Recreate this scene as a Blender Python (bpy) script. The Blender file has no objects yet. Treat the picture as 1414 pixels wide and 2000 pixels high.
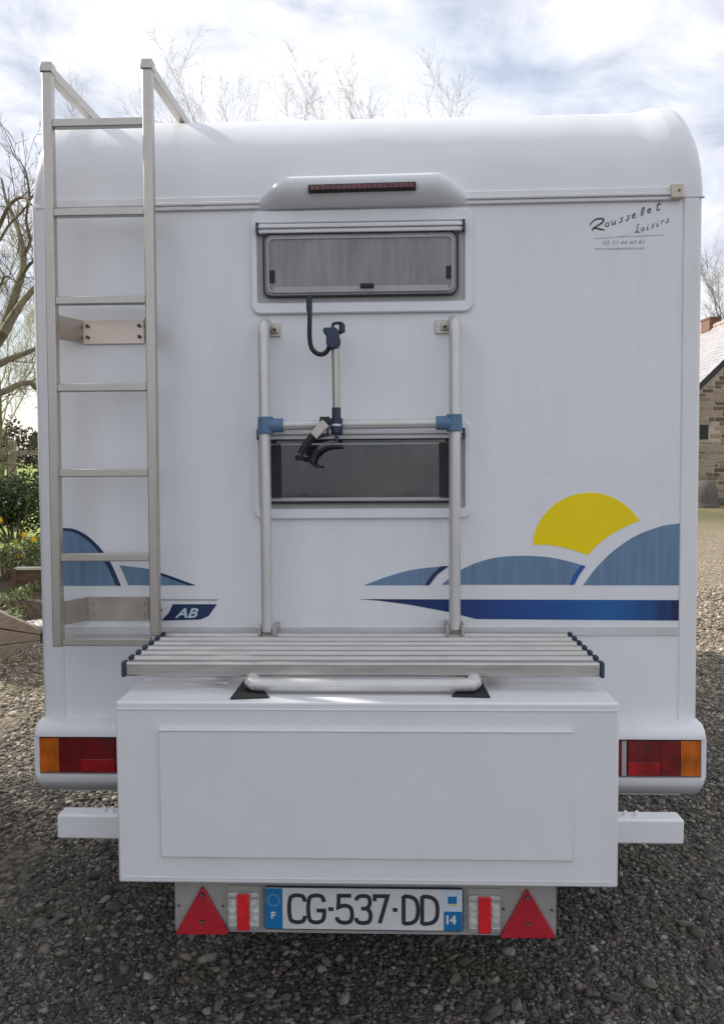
import bpy, bmesh, math, random
import numpy as np
from mathutils import Vector, Matrix, Euler
R = math.radians
sc = bpy.context.scene
COL = sc.collection
PI = math.pi

# ------------------------------------------------------------------ camera
F = 1550.0; CX, CY = 707.0, 1000.0; EYE = 1.65; PITCH = R(4.06)
cam = bpy.data.objects.new('camera', bpy.data.cameras.new('camera')); COL.objects.link(cam)
cam.data.sensor_fit = 'VERTICAL'; cam.data.sensor_height = 36.0; cam.data.lens = 36.0 * F / 2000.0
cam.data.clip_start = 0.05; cam.data.clip_end = 2000
cam.location = (0, 0, EYE); cam.rotation_euler = (R(90) - PITCH, 0, 0)
sc.camera = cam

# ------------------------------------------------------------------ sky and sun
SUN_AZ = R(-60); SUN_EL = R(36)          # azimuth from +Y, negative = towards -X
sdir = Vector((math.sin(SUN_AZ) * math.cos(SUN_EL), math.cos(SUN_AZ) * math.cos(SUN_EL), math.sin(SUN_EL)))
w = bpy.data.worlds.new('World'); sc.world = w; w.use_nodes = True
nt = w.node_tree; nt.nodes.clear()
def N(t, **kw):
    n = nt.nodes.new(t)
    for k, v in kw.items(): setattr(n, k, v)
    return n
L = nt.links.new
out = N('ShaderNodeOutputWorld'); bg = N('ShaderNodeBackground'); bg.inputs[1].default_value = 0.1
sky = N('ShaderNodeTexSky', sky_type='NISHITA'); sky.sun_disc = False
sky.sun_elevation = SUN_EL; sky.sun_rotation = SUN_AZ; sky.air_density = 1.0; sky.dust_density = 0.6; sky.altitude = 50
tc = N('ShaderNodeTexCoord'); mp = N('ShaderNodeMapping'); mp.inputs['Scale'].default_value = (1.0, 1.0, 1.7)
mp.inputs['Location'].default_value = (3.1, 0.7, 1.9)
L(tc.outputs['Generated'], mp.inputs['Vector'])
n1 = N('ShaderNodeTexNoise'); n1.inputs['Scale'].default_value = 2.6; n1.inputs['Detail'].default_value = 7; n1.inputs['Roughness'].default_value = 0.55
n1.inputs['Distortion'].default_value = 0.35
n2 = N('ShaderNodeTexNoise'); n2.inputs['Scale'].default_value = 5.5; n2.inputs['Detail'].default_value = 8; n2.inputs['Roughness'].default_value = 0.6
n2.inputs['Distortion'].default_value = 0.5
L(mp.outputs[0], n1.inputs['Vector']); L(mp.outputs[0], n2.inputs['Vector'])
cr = N('ShaderNodeValToRGB'); cr.color_ramp.elements[0].position = 0.34; cr.color_ramp.elements[1].position = 0.50
cr.color_ramp.elements[0].color = (0.42, 0.42, 0.42, 1); cr.color_ramp.elements[1].color = (0.97, 0.97, 0.97, 1)
L(n1.outputs['Fac'], cr.inputs['Fac'])
cc = N('ShaderNodeValToRGB'); e = cc.color_ramp.elements
e[0].position = 0.37; e[0].color = (4.7, 5.1, 6.1, 1); e[1].position = 0.59; e[1].color = (8.6, 8.7, 9.1, 1)
L(n2.outputs['Fac'], cc.inputs['Fac'])
mx = N('ShaderNodeMix', data_type='RGBA')
L(cr.outputs['Color'], mx.inputs['Factor'])
gain = N('ShaderNodeMix', data_type='RGBA', blend_type='MULTIPLY'); gain.inputs['Factor'].default_value = 1
L(sky.outputs[0], gain.inputs['A']); gain.inputs['B'].default_value = (1.3, 1.25, 1.2, 1)
L(gain.outputs['Result'], mx.inputs['A']); L(cc.outputs['Color'], mx.inputs['B'])
L(mx.outputs['Result'], bg.inputs[0]); L(bg.outputs[0], out.inputs[0])
sun = bpy.data.objects.new('sun', bpy.data.lights.new('sun', 'SUN')); COL.objects.link(sun)
sun.data.energy = 4.6; sun.data.angle = R(1.6); sun.data.color = (1, 0.95, 0.86)
sun.rotation_euler = (-sdir).to_track_quat('-Z', 'Y').to_euler()
vs = sc.view_settings; vs.view_transform = 'Standard'; vs.look = 'None'; vs.exposure = 0.40; vs.gamma = 1; vs.use_curve_mapping = False

# ------------------------------------------------------------------ pixel -> place helpers
def ray(px, py):
    a, b = (px - CX) / F, -(py - CY) / F
    return Vector((a, math.cos(PITCH) + b * math.sin(PITCH), -math.sin(PITCH) + b * math.cos(PITCH)))
def at(px, py, D):                         # world point at distance D ahead
    r = ray(px, py); return Vector((0, 0, EYE)) + r * (D / r.y)
VR = Matrix.Rotation(R(-1.95), 4, 'Z') @ Matrix.Rotation(R(-1.5), 4, 'X') @ Matrix.Rotation(R(-0.42), 4, 'Y')
VM = Matrix.Translation(Vector((0.022, 2.637, 1.65)) - (VR @ Vector((0, 0, 1.65)))) @ VR
VI = VM.inverted()
def U(px, py, y):                          # point of the van's own frame on its plane y
    o = VI @ Vector((0, 0, EYE)); d = VI.to_3x3() @ ray(px, py)
    return o + d * ((y - o.y) / d.y)
def UR(x0, y0, x1, y1, y):                 # -> x0,x1,z0,z1
    a, b, c, d = U(x0, y0, y), U(x1, y0, y), U(x1, y1, y), U(x0, y1, y)
    return (a.x + d.x) / 2, (b.x + c.x) / 2, (c.z + d.z) / 2, (a.z + b.z) / 2

# ------------------------------------------------------------------ materials
def mat(name, col, rough=0.5, metal=0.0, spec=0.5, var=0.06, vscale=8.0, bump=0.0, bscale=60.0, coat=0.0, dirt_or_shade=None, stretch=(1, 1, 1)):
    m = bpy.data.materials.new(name); m.use_nodes = True
    t = m.node_tree; b = t.nodes['Principled BSDF']
    b.inputs['Roughness'].default_value = rough; b.inputs['Metallic'].default_value = metal
    b.inputs['Specular IOR Level'].default_value = spec; b.inputs['Coat Weight'].default_value = coat; b.inputs['Coat Roughness'].default_value = 0.12
    c = t.nodes.new('ShaderNodeTexCoord'); mpn = t.nodes.new('ShaderNodeMapping'); mpn.inputs['Scale'].default_value = stretch
    t.links.new(c.outputs['Object'], mpn.inputs['Vector'])
    n = t.nodes.new('ShaderNodeTexNoise'); n.inputs['Scale'].default_value = vscale; n.inputs['Detail'].default_value = 5
    t.links.new(mpn.outputs[0], n.inputs['Vector'])
    r = t.nodes.new('ShaderNodeValToRGB')
    r.color_ramp.elements[0].position = 0.3; r.color_ramp.elements[1].position = 0.7
    r.color_ramp.elements[0].color = tuple(x * (1 - var) for x in col) + (1,)
    r.color_ramp.elements[1].color = tuple(min(1, x * (1 + var)) for x in col) + (1,)
    t.links.new(n.outputs['Fac'], r.inputs['Fac'])
    src = r.outputs['Color']
    if dirt_or_shade:
        dcol, amt, dscale, dstr = dirt_or_shade
        m2 = t.nodes.new('ShaderNodeMapping'); m2.inputs['Scale'].default_value = dstr
        t.links.new(c.outputs['Object'], m2.inputs['Vector'])
        n3 = t.nodes.new('ShaderNodeTexNoise'); n3.inputs['Scale'].default_value = dscale; n3.inputs['Detail'].default_value = 8; n3.inputs['Roughness'].default_value = 0.65
        t.links.new(m2.outputs[0], n3.inputs['Vector'])
        rr = t.nodes.new('ShaderNodeValToRGB'); rr.color_ramp.elements[0].position = 0.5; rr.color_ramp.elements[1].position = 0.78
        rr.color_ramp.elements[0].color = (0, 0, 0, 1); rr.color_ramp.elements[1].color = (amt,) * 3 + (1,)
        t.links.new(n3.outputs['Fac'], rr.inputs['Fac'])
        mm = t.nodes.new('ShaderNodeMix'); mm.data_type = 'RGBA'
        t.links.new(rr.outputs['Color'], mm.inputs['Factor']); t.links.new(src, mm.inputs['A']); mm.inputs['B'].default_value = tuple(dcol) + (1,)
        src = mm.outputs['Result']
    t.links.new(src, b.inputs['Base Color'])
    # roughness variation
    mr = t.nodes.new('ShaderNodeMapRange'); mr.inputs[3].default_value = max(0.02, rough - 0.06); mr.inputs[4].default_value = min(1, rough + 0.08)
    t.links.new(n.outputs['Fac'], mr.inputs[0]); t.links.new(mr.outputs[0], b.inputs['Roughness'])
    if bump:
        nb = t.nodes.new('ShaderNodeTexNoise'); nb.inputs['Scale'].default_value = bscale; nb.inputs['Detail'].default_value = 6
        t.links.new(mpn.outputs[0], nb.inputs['Vector'])
        bp = t.nodes.new('ShaderNodeBump'); bp.inputs['Strength'].default_value = bump; bp.inputs['Distance'].default_value = 0.01
        t.links.new(nb.outputs['Fac'], bp.inputs['Height']); t.links.new(bp.outputs[0], b.inputs['Normal'])
    return m
M = {}
M['white'] = mat('gelcoat_white', (0.80, 0.805, 0.83), 0.28, var=0.015, vscale=3, dirt_or_shade=((0.55, 0.53, 0.48), 0.22, 3.0, (2.5, 2.5, 0.5)))
M['cap'] = mat('roof_cap_white', (0.77, 0.78, 0.80), 0.25, var=0.02, vscale=2.5, dirt_or_shade=((0.5, 0.48, 0.44), 0.22, 3.0, (1.2, 1.2, 1.0)))
M['trim'] = mat('trim_white', (0.79, 0.785, 0.80), 0.38, var=0.02, dirt_or_shade=((0.5, 0.46, 0.4), 0.25, 5.0, (2, 2, 0.5)))
M['paint'] = mat('painted_steel_white', (0.78, 0.78, 0.785), 0.40, var=0.012, bump=0.08, bscale=30, dirt_or_shade=((0.60, 0.58, 0.55), 0.14, 2.5, (1.3, 1.8, 0.8)))
M['alu'] = mat('brushed_aluminium', (0.53, 0.495, 0.45), 0.38, 0.7, var=0.07, vscale=30, stretch=(1, 1, 6), dirt_or_shade=((0.38, 0.34, 0.30), 0.3, 9.0, (1, 1, 1)))
M['alu_h'] = mat('aluminium_rail', (0.55, 0.53, 0.50), 0.36, 0.75, var=0.08, vscale=14, stretch=(.6, 6, 6), dirt_or_shade=((0.33, 0.30, 0.27), 0.4, 4.0, (2, 6, 6)))
M['alu_plate'] = mat('aluminium_bracket', (0.58, 0.50, 0.43), 0.38, 0.85, var=0.10, vscale=20, stretch=(.5, 1, 4))
M['alu_dark'] = mat('stained_aluminium', (0.45, 0.40, 0.35), 0.5, 0.55, var=0.15, vscale=14)
M['tube'] = mat('anodised_tube', (0.64, 0.63, 0.61), 0.34, 0.3, var=0.04, vscale=12, dirt_or_shade=((0.5, 0.44, 0.36), 0.25, 8.0, (1, 1, 1)))
M['blue_plastic'] = mat('blue_grey_plastic', (0.10, 0.19, 0.31), 0.5, var=0.12, vscale=30)
M['navy_plastic'] = mat('navy_plastic', (0.025, 0.04, 0.075), 0.45, var=0.2, vscale=30)
M['black'] = mat('black_rubber', (0.018, 0.018, 0.02), 0.55, var=0.3, vscale=30)
M['grey_seal'] = mat('grey_window_surround', (0.42, 0.42, 0.42), 0.5, var=0.05)
M['cream'] = mat('yellowed_plastic', (0.62, 0.57, 0.44), 0.5, var=0.08)
M['silver'] = mat('ribbed_silver', (0.60, 0.60, 0.60), 0.3, 0.6, var=0.05)
M['dark'] = mat('underside_black', (0.03, 0.03, 0.03), 0.8, var=0.2)
M['hill'] = mat('decal_steel_blue', (0.135, 0.235, 0.36), 0.35, var=0.16, vscale=5, stretch=(9, 1, .6), dirt_or_shade=((0.25, 0.34, 0.45), 0.5, 6.0, (14, 1, .5)))
M['hill_edge'] = mat('decal_edge_navy', (0.012, 0.03, 0.10), 0.35, var=0.1)
M['hill_edge2'] = mat('decal_edge_blue', (0.02, 0.10, 0.36), 0.35, var=0.1)
M['navy'] = mat('decal_deep_blue', (0.012, 0.085, 0.33), 0.35, var=0.35, vscale=1.6, stretch=(1.4, 1, .5), dirt_or_shade=((0.02, 0.2, 0.5), 0.5, 3.0, (1.5, 1, .6)))
for k_, sc_ in (('white', 2.2), ('cap', 3.0)):
    t = M[k_].node_tree; vn = t.nodes.new('ShaderNodeTexNoise'); vn.inputs['Scale'].default_value = sc_; vn.inputs['Detail'].default_value = 2; tcn = t.nodes.new('ShaderNodeTexCoord'); t.links.new(tcn.outputs['Object'], vn.inputs['Vector'])
    bp = t.nodes.new('ShaderNodeBump'); bp.inputs['Strength'].default_value = .35; bp.inputs['Distance'].default_value = .02; t.links.new(vn.outputs['Fac'], bp.inputs['Height']); t.links.new(bp.outputs[0], t.nodes['Principled BSDF'].inputs['Normal'])
def band_mat():
    m = mat('decal_band', (0.01, .08, .3), .35); t = m.node_tree; tcn = t.nodes.new('ShaderNodeTexCoord'); sx = t.nodes.new('ShaderNodeSeparateXYZ'); t.links.new(tcn.outputs['Object'], sx.inputs[0])
    nn = t.nodes.new('ShaderNodeTexNoise'); nn.inputs['Scale'].default_value = 9; mp_ = t.nodes.new('ShaderNodeMapping'); mp_.inputs['Scale'].default_value = (4, 1, .4); t.links.new(tcn.outputs['Object'], mp_.inputs[0]); t.links.new(mp_.outputs[0], nn.inputs['Vector'])
    mr = t.nodes.new('ShaderNodeMapRange'); mr.inputs[1].default_value = 0; mr.inputs[2].default_value = 1.07; t.links.new(sx.outputs['X'], mr.inputs[0])
    ad = t.nodes.new('ShaderNodeMath'); ad.operation = 'MULTIPLY_ADD'; t.links.new(nn.outputs['Fac'], ad.inputs[0]); ad.inputs[1].default_value = .12; t.links.new(mr.outputs[0], ad.inputs[2])
    r = t.nodes.new('ShaderNodeValToRGB'); e = r.color_ramp.elements; e[0].position = .05; e[0].color = (.006, .018, .08, 1); e[1].position = 1; e[1].color = (.008, .02, .085, 1)
    for p, c in ((.3, (.008, .035, .16, 1)), (.62, (.010, .075, .30, 1)), (.8, (.012, .12, .36, 1)), (.93, (.01, .07, .24, 1))): x = e.new(p); x.color = c
    t.links.new(ad.outputs[0], r.inputs[0]); t.links.new(r.outputs[0], t.nodes['Principled BSDF'].inputs['Base Color']); return m
M['navy'] = band_mat()
M['yellow'] = mat('decal_yellow', (0.95, 0.72, 0.008), 0.5, var=0.02, vscale=4, spec=.25)
M['ink'] = mat('black_ink', (0.03, 0.033, 0.04), 0.5)
M['ink_grey'] = mat('grey_ink', (0.40, 0.41, 0.43), 0.5)
M['pl_white'] = mat('plate_white', (0.68, 0.68, 0.66), 0.35, var=0.06, vscale=14, dirt_or_shade=((0.4, 0.37, 0.33), 0.3, 18.0, (1, 1, 1)))
M['pl_blue'] = mat('plate_blue', (0.01, 0.17, 0.42), 0.4, var=0.06)
M['pl_pale'] = mat('plate_pale_blue', (0.55, 0.66, 0.76), 0.4)
M['alu_board'] = mat('board_metal', (0.42, 0.41, 0.39), 0.5, 0.3, var=0.08, vscale=10, dirt_or_shade=((0.22, 0.2, 0.18), 0.5, 9.0, (1, 1, 1)))
M['red'] = mat('reflector_red', (0.48, 0.02, 0.035), 0.3, var=0.10, vscale=90)
M['red_lamp'] = mat('lamp_red', (0.75, 0.02, 0.03), 0.2, var=0.15, vscale=40, coat=0.6)
M['lamp_clear'] = mat('lamp_clear', (0.55, 0.54, 0.51), 0.25, var=0.25, vscale=60, coat=0.5)
M['brake_red'] = mat('brake_lens_red', (0.13, 0.02, 0.02), 0.2, var=0.4, vscale=25, coat=0.5)
M['steel'] = mat('screw_steel', (0.5, 0.5, 0.5), 0.35, 0.9)
M['rust'] = mat('bolt_dark', (0.12, 0.09, 0.07), 0.6, 0.4)
M['curtain'] = mat('curtain_grey', (0.33, 0.33, 0.335), 0.9, var=0.32, vscale=4.5, stretch=(5, 1, .8), dirt_or_shade=((.10, .10, .105), .7, 5, (9, 1, .9)))  # fold shade put into the colour as dark vertical streaks
M['curtain_dark'] = mat('curtain_charcoal', (0.085, 0.085, 0.09), 0.9, var=0.3, vscale=5, stretch=(3, 1, .6), dirt_or_shade=((0.02, 0.02, 0.024), .9, 4, (1, 1, 1)))
M['tyre'] = M['dark']

for k_ in ('red', 'red_lamp', 'lamp_clear'):
    t = M[k_].node_tree; vn = t.nodes.new('ShaderNodeTexVoronoi'); vn.inputs['Scale'].default_value = 230; tcn = t.nodes.new('ShaderNodeTexCoord'); t.links.new(tcn.outputs['Object'], vn.inputs['Vector'])
    bp = t.nodes.new('ShaderNodeBump'); bp.inputs['Strength'].default_value = .5; bp.inputs['Distance'].default_value = .002; t.links.new(vn.outputs['Distance'], bp.inputs['Height']); t.links.new(bp.outputs[0], t.nodes['Principled BSDF'].inputs['Normal'])
def lens_mat(name, c0, rough=0.12):
    m = mat(name, c0, rough, var=0.45, vscale=16, coat=1.0)
    t = m.node_tree; b = t.nodes['Principled BSDF']
    wv = t.nodes.new('ShaderNodeTexWave'); wv.inputs['Scale'].default_value = 35; wv.bands_direction = 'X'
    tcn = t.nodes.new('ShaderNodeTexCoord'); t.links.new(tcn.outputs['Object'], wv.inputs['Vector'])
    bp = t.nodes.new('ShaderNodeBump'); bp.inputs['Strength'].default_value = 0.25; bp.inputs['Distance'].default_value = 0.003
    t.links.new(wv.outputs['Fac'], bp.inputs['Height']); t.links.new(bp.outputs[0], b.inputs['Normal'])
    return m
M['lens_red'] = lens_mat('lens_red', (0.36, 0.006, 0.012))
M['lens_dark'] = lens_mat('lens_dark_red', (0.17, 0.004, 0.008))
M['lens_amber'] = lens_mat('lens_amber', (0.55, 0.12, 0.006))

def glass_mat(name, tint, mixf):
    m = bpy.data.materials.new(name); m.use_nodes = True; t = m.node_tree; t.nodes.clear()
    o = t.nodes.new('ShaderNodeOutputMaterial'); tr = t.nodes.new('ShaderNodeBsdfTransparent'); tr.inputs[0].default_value = tint + (1,)
    gl = t.nodes.new('ShaderNodeBsdfGlossy'); gl.inputs['Roughness'].default_value = 0.06
    n = t.nodes.new('ShaderNodeTexNoise'); n.inputs['Scale'].default_value = 6; tcn = t.nodes.new('ShaderNodeTexCoord')
    t.links.new(tcn.outputs['Object'], n.inputs['Vector'])
    bp = t.nodes.new('ShaderNodeBump'); bp.inputs['Strength'].default_value = 0.1; bp.inputs['Distance'].default_value = 0.01
    t.links.new(n.outputs['Fac'], bp.inputs['Height']); t.links.new(bp.outputs[0], gl.inputs['Normal'])
    fr = t.nodes.new('ShaderNodeFresnel'); fr.inputs[0].default_value = 1.5
    ad = t.nodes.new('ShaderNodeMath'); ad.operation = 'ADD'; ad.inputs[1].default_value = mixf; t.links.new(fr.outputs[0], ad.inputs[0])
    ms = t.nodes.new('ShaderNodeMixShader'); t.links.new(ad.outputs[0], ms.inputs[0]); t.links.new(tr.outputs[0], ms.inputs[1]); t.links.new(gl.outputs[0], ms.inputs[2])
    t.links.new(ms.outputs[0], o.inputs[0]); return m
M['glass_a'] = glass_mat('acrylic_pane', (0.93, 0.93, 0.94), 0.03)
M['glass_b'] = glass_mat('acrylic_pane_dark', (0.86, 0.86, 0.88), 0.01)

# ------------------------------------------------------------------ mesh builder
class MB:
    def __init__(s): s.v = []; s.f = []; s.mi = []
    def add(s, vs, fs, mi=0):
        k = len(s.v); s.v += [tuple(p) for p in vs]; s.f += [tuple(i + k for i in f) for f in fs]; s.mi += [mi] * len(fs); return s
    def box(s, x0, x1, y0, y1, z0, z1, mi=0):
        vs = [(x, y, z) for z in (z0, z1) for y in (y0, y1) for x in (x0, x1)]
        return s.add(vs, [(0, 2, 3, 1), (4, 5, 7, 6), (0, 1, 5, 4), (2, 6, 7, 3), (0, 4, 6, 2), (1, 3, 7, 5)], mi)
    def hexa(s, a, b, mi=0):               # a, b: four corners each, joined
        return s.add(list(a) + list(b), [(3, 2, 1, 0), (4, 5, 6, 7), (0, 1, 5, 4), (1, 2, 6, 5), (2, 3, 7, 6), (3, 0, 4, 7)], mi)
    def bar(s, p, q, wx, wy, up=(0, 1, 0), mi=0):
        p, q = Vector(p), Vector(q); d = (q - p).normalized(); u = Vector(up); a = d.cross(u).normalized(); b = a.cross(d).normalized()
        c = lambda o: [o + a * wx / 2 * i + b * wy / 2 * j for i, j in ((-1, -1), (1, -1), (1, 1), (-1, 1))]
        return s.hexa(c(p), c(q), mi)
    def tube(s, pts, r, n=14, cap=True, mi=0):
        pts = [Vector(p) for p in pts]; rs = r if isinstance(r, (list, tuple)) else [r] * len(pts)
        k = len(s.v); nrm = None
        for i, p in enumerate(pts):
            d = (pts[min(i + 1, len(pts) - 1)] - pts[max(i - 1, 0)]).normalized()
            if nrm is None:
                nrm = d.orthogonal().normalized()
            else:
                nrm = (nrm - d * nrm.dot(d)).normalized()
            bn = d.cross(nrm)
            for j in range(n):
                a = 2 * PI * j / n; s.v.append(tuple(p + (nrm * math.cos(a) + bn * math.sin(a)) * rs[i]))
        for i in range(len(pts) - 1):
            for j in range(n):
                j2 = (j + 1) % n
                s.f.append((k + i * n + j, k + i * n + j2, k + (i + 1) * n + j2, k + (i + 1) * n + j)); s.mi.append(mi)
        if cap:
            s.f.append(tuple(k + j for j in reversed(range(n)))); s.mi.append(mi)
            s.f.append(tuple(k + (len(pts) - 1) * n + j for j in range(n))); s.mi.append(mi)
        return s
    def prism(s, poly, y0, y1, mi=0):      # poly of (x,z), extruded in y
        n = len(poly)
        vs = [(x, y0, z) for x, z in poly] + [(x, y1, z) for x, z in poly]
        fs = [tuple(range(n)), tuple(range(2 * n - 1, n - 1, -1))] + [(i, i + n, (i + 1) % n + n, (i + 1) % n) for i in range(n)]
        return s.add(vs, fs, mi)
    def ring(s, outer, inner, y0, y1, mi=0):   # frame between two equal-length outlines
        n = len(outer)
        vs = [(x, y0, z) for x, z in outer] + [(x, y0, z) for x, z in inner] + [(x, y1, z) for x, z in outer] + [(x, y1, z) for x, z in inner]
        fs = []
        for i in range(n):
            j = (i + 1) % n
            fs += [(i, j, n + j, n + i), (2 * n + i, 3 * n + i, 3 * n + j, 2 * n + j), (i, 2 * n + i, 2 * n + j, j), (n + i, n + j, 3 * n + j, 3 * n + i)]
        return s.add(vs, fs, mi)
    def build(s, name, m, parent=None, smooth=False, bevel=0, seg=2):
        me = bpy.data.meshes.new(name); me.from_pydata(s.v, [], s.f)
        for x in (m if isinstance(m, (list, tuple)) else [m]): me.materials.append(x)
        if any(s.mi): me.polygons.foreach_set('material_index', s.mi)
        bm = bmesh.new(); bm.from_mesh(me); bmesh.ops.recalc_face_normals(bm, faces=bm.faces); bm.to_mesh(me); bm.free()
        o = bpy.data.objects.new(name, me); COL.objects.link(o)
        if parent: o.parent = parent
        if smooth: smoothen(me)
        if bevel:
            b = o.modifiers.new('bevel', 'BEVEL'); b.width = bevel; b.segments = seg; b.limit_method = 'ANGLE'; b.angle_limit = R(40); b.harden_normals = False
            smoothen(me)
        return o
def smoothen(me, ang=35):
    me.polygons.foreach_set('use_smooth', [True] * len(me.polygons))
    me.set_sharp_from_angle(angle=R(ang))
def rrect(x0, x1, z0, z1, r, n=6):
    pts = []
    for cx, cz, a0 in ((x1 - r, z0 + r, -90), (x1 - r, z1 - r, 0), (x0 + r, z1 - r, 90), (x0 + r, z0 + r, 180)):
        for i in range(n + 1):
            a = R(a0 + 90 * i / n); pts.append((cx + r * math.cos(a), cz + r * math.sin(a)))
    return pts
def tag(o, label=None, cat=None, group=None, kind=None):
    if label: o['label'] = label
    if cat: o['category'] = cat
    if group: o['group'] = group
    if kind: o['kind'] = kind
    return o
def empty(name, loc, rz=0, parent=None):
    o = bpy.data.objects.new(name, None); COL.objects.link(o); o.location = loc; o.rotation_euler = (0, 0, rz); o.empty_display_size = 0.1
    if parent: o.parent = parent
    return o
def ribbon(mb, pts, wd, y, t=0.0006, mi=0):    # flat stroke in the xz plane; wd number or list
    n = len(pts); ws = wd if isinstance(wd, (list, tuple)) else [wd] * n
    A = []; B = []
    P = [Vector(p) for p in pts]
    for i in range(n):
        d0 = (P[i] - P[i - 1]).normalized() if i else (P[1] - P[0]).normalized()
        d1 = (P[i + 1] - P[i]).normalized() if i < n - 1 else d0
        if i == 0: d0 = d1
        m = Vector((-(d0 + d1).y, (d0 + d1).x))
        m = m.normalized() if m.length > 1e-6 else Vector((-d0.y, d0.x))
        c = max(0.5, m.dot(Vector((-d1.y, d1.x))))
        A.append(P[i] + m * ws[i] / 2 / c); B.append(P[i] - m * ws[i] / 2 / c)
    vs = [(p.x, y, p.y) for p in A] + [(p.x, y, p.y) for p in B] + [(p.x, y + t, p.y) for p in A] + [(p.x, y + t, p.y) for p in B]
    fs = []
    for i in range(n - 1):
        fs += [(i, i + 1, n + i + 1, n + i), (2 * n + i, 3 * n + i, 3 * n + i + 1, 2 * n + i + 1), (i, 2 * n + i, 2 * n + i + 1, i + 1), (n + i, n + i + 1, 3 * n + i + 1, 3 * n + i)]
    fs += [(0, n, 3 * n, 2 * n), (n - 1, 3 * n - 1, 4 * n - 1, 2 * n - 1)]
    mb.add(vs, fs, mi)
def smooth_path(pts, k=6):
    P = [Vector(p) for p in pts]; o = []
    for i in range(len(P) - 1):
        a = P[i - 1] if i else P[i] * 2 - P[i + 1]; b, c = P[i], P[i + 1]; d = P[i + 2] if i + 2 < len(P) else P[i + 1] * 2 - P[i]
        for j in range(k):
            t = j / k
            o.append(0.5 * ((2 * b) + (c - a) * t + (2 * a - 5 * b + 4 * c - d) * t * t + (3 * b - a - 3 * c + d) * t ** 3))
    o.append(P[-1]); return o

# ================================================================== MOTORHOME
van = empty('motorhome', (0, 0, 0)); van.matrix_world = VM
tag(van, 'white motorhome seen from behind, with ladder, folded bike rack, rear box and wave decals', 'motorhome')
xl = U(73, 900, 0).x; xr = U(1366, 900, 0).x
zs = (U(66, 407, 0).z + U(1371, 382, 0).z) / 2          # gutter height
zb = (U(80, 1400, 0).z + U(1362, 1403, 0).z) / 2        # bumper top
LEN = 5.0
xil = U(118, 900, 0).x; xir = U(1328, 900, 0).x          # inner edges of corner trims
rc = 0.405                                               # roof roll radius
ROOF = zs + rc
# rear panel
MB().box(xil, xir, 0.0, 0.03, zb - 0.05, zs + 0.01).build('rear_panel', M['white'], van)
for s, a, b in ((-1, xl, xil), (1, xir, xr)):
    o_, i_ = (a, b) if s < 0 else (b, a)
    poly = [(i_, -0.002), (i_ + s * 0.003, -0.005)] + [(o_ - s * 0.02 + s * 0.02 * math.sin(R(t)), 0.015 - 0.02 * math.cos(R(t))) for t in range(0, 91, 15)] + [(o_, 0.09), (i_, 0.09)]
    mb = MB(); n = len(poly)
    mb.add([(x, y, zb - 0.05) for x, y in poly] + [(x, y, zs + 0.004) for x, y in poly],
           [tuple(range(n)), tuple(range(2 * n - 1, n - 1, -1))] + [(i, (i + 1) % n, (i + 1) % n + n, i + n) for i in range(n)])
    mb.build('corner_trim', M['trim'], van, smooth=True)
# side walls and roof shell
mb = MB()
for xa_, xb_ in ((xl + .003, xl + .035), (xr - .035, xr - .003)):
    mb.box(xa_, xb_, 0.09, LEN, 0.62, zs)
    mb.box(xa_, xb_, 0.55, LEN, zs + .001, ROOF - 0.20)
mb.box(xl + 0.036, xr - 0.036, 0.035, LEN, 0.50, 0.56)
mb.box(xl + 0.003, xr - 0.003, LEN + .001, LEN + 0.05, 0.5, ROOF - 0.1)
mb.build('body_shell', M['white'], van)
# a side window on each flank and the dark floor
for s in (-1, 1):
    xw = xl if s < 0 else xr
    f = MB().box(min(xw, xw + s * 0.02), max(xw, xw + s * 0.02), 1.6, 2.6, 1.55, 2.1).build('side_window', M['grey_seal'], van, bevel=0.01)
    MB().box(min(xw + s * .02, xw + s * .026), max(xw + s * .02, xw + s * .026), 1.65, 2.55, 1.6, 2.05).build('pane', M['black'], f)
MB().box(-.7, .7, 0.3, LEN - .1, 0.40, 0.498).box(-.52, -.44, .05, LEN - .3, .34, .499).box(.44, .52, .05, LEN - .3, .34, .499).build('floor_frame', M['dark'], van)
MB().box(-.40, .40, .12, .85, .27, .49).build('added_shade_tank', M['dark'], van, bevel=.03)  # unseen tank block, added to darken the ground under the van
MB().tube([(-.78, 1.25, .33), (.78, 1.25, .33)], .05, 12).build('axle', M['dark'], van)
MB().tube([(.60, -.02, .36), (.60, .9, .34), (.55, 1.0, .34)], .03, 14).build('exhaust_pipe', M['rust'], van, smooth=True)
for yy in (1.25, 4.35):
    for s in (-1, 1):
        ax = s * 0.88
        wpos = VM @ Vector((ax, yy, 0)); wpos.z = 0.33; lp = VI @ wpos
        mb = MB(); prof = [(0.19, 0.09), (0.30, 0.10), (0.325, 0.085), (0.33, 0.05), (0.33, -0.05), (0.325, -0.085), (0.30, -0.10), (0.19, -0.09)]
        nn = 32
        vsx = [(lp.x + px_, lp.y + rr_ * math.cos(2 * PI * k / nn), lp.z + rr_ * math.sin(2 * PI * k / nn)) for k in range(nn) for rr_, px_ in prof]
        m_ = len(prof); fsx = [(k * m_ + i, k * m_ + (i + 1) % m_, ((k + 1) % nn) * m_ + (i + 1) % m_, ((k + 1) % nn) * m_ + i) for k in range(nn) for i in range(m_)]
        wh = mb.add(vsx, fsx).build('wheel', M['tyre'], van, smooth=True)
        MB().tube([(lp.x - .07, lp.y, lp.z), (lp.x + .07, lp.y, lp.z)], 0.195, 24).tube([(lp.x + s * .05, lp.y, lp.z), (lp.x + s * .10, lp.y, lp.z)], 0.07, 16).build('rim', M['silver'], wh, smooth=True)
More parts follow.
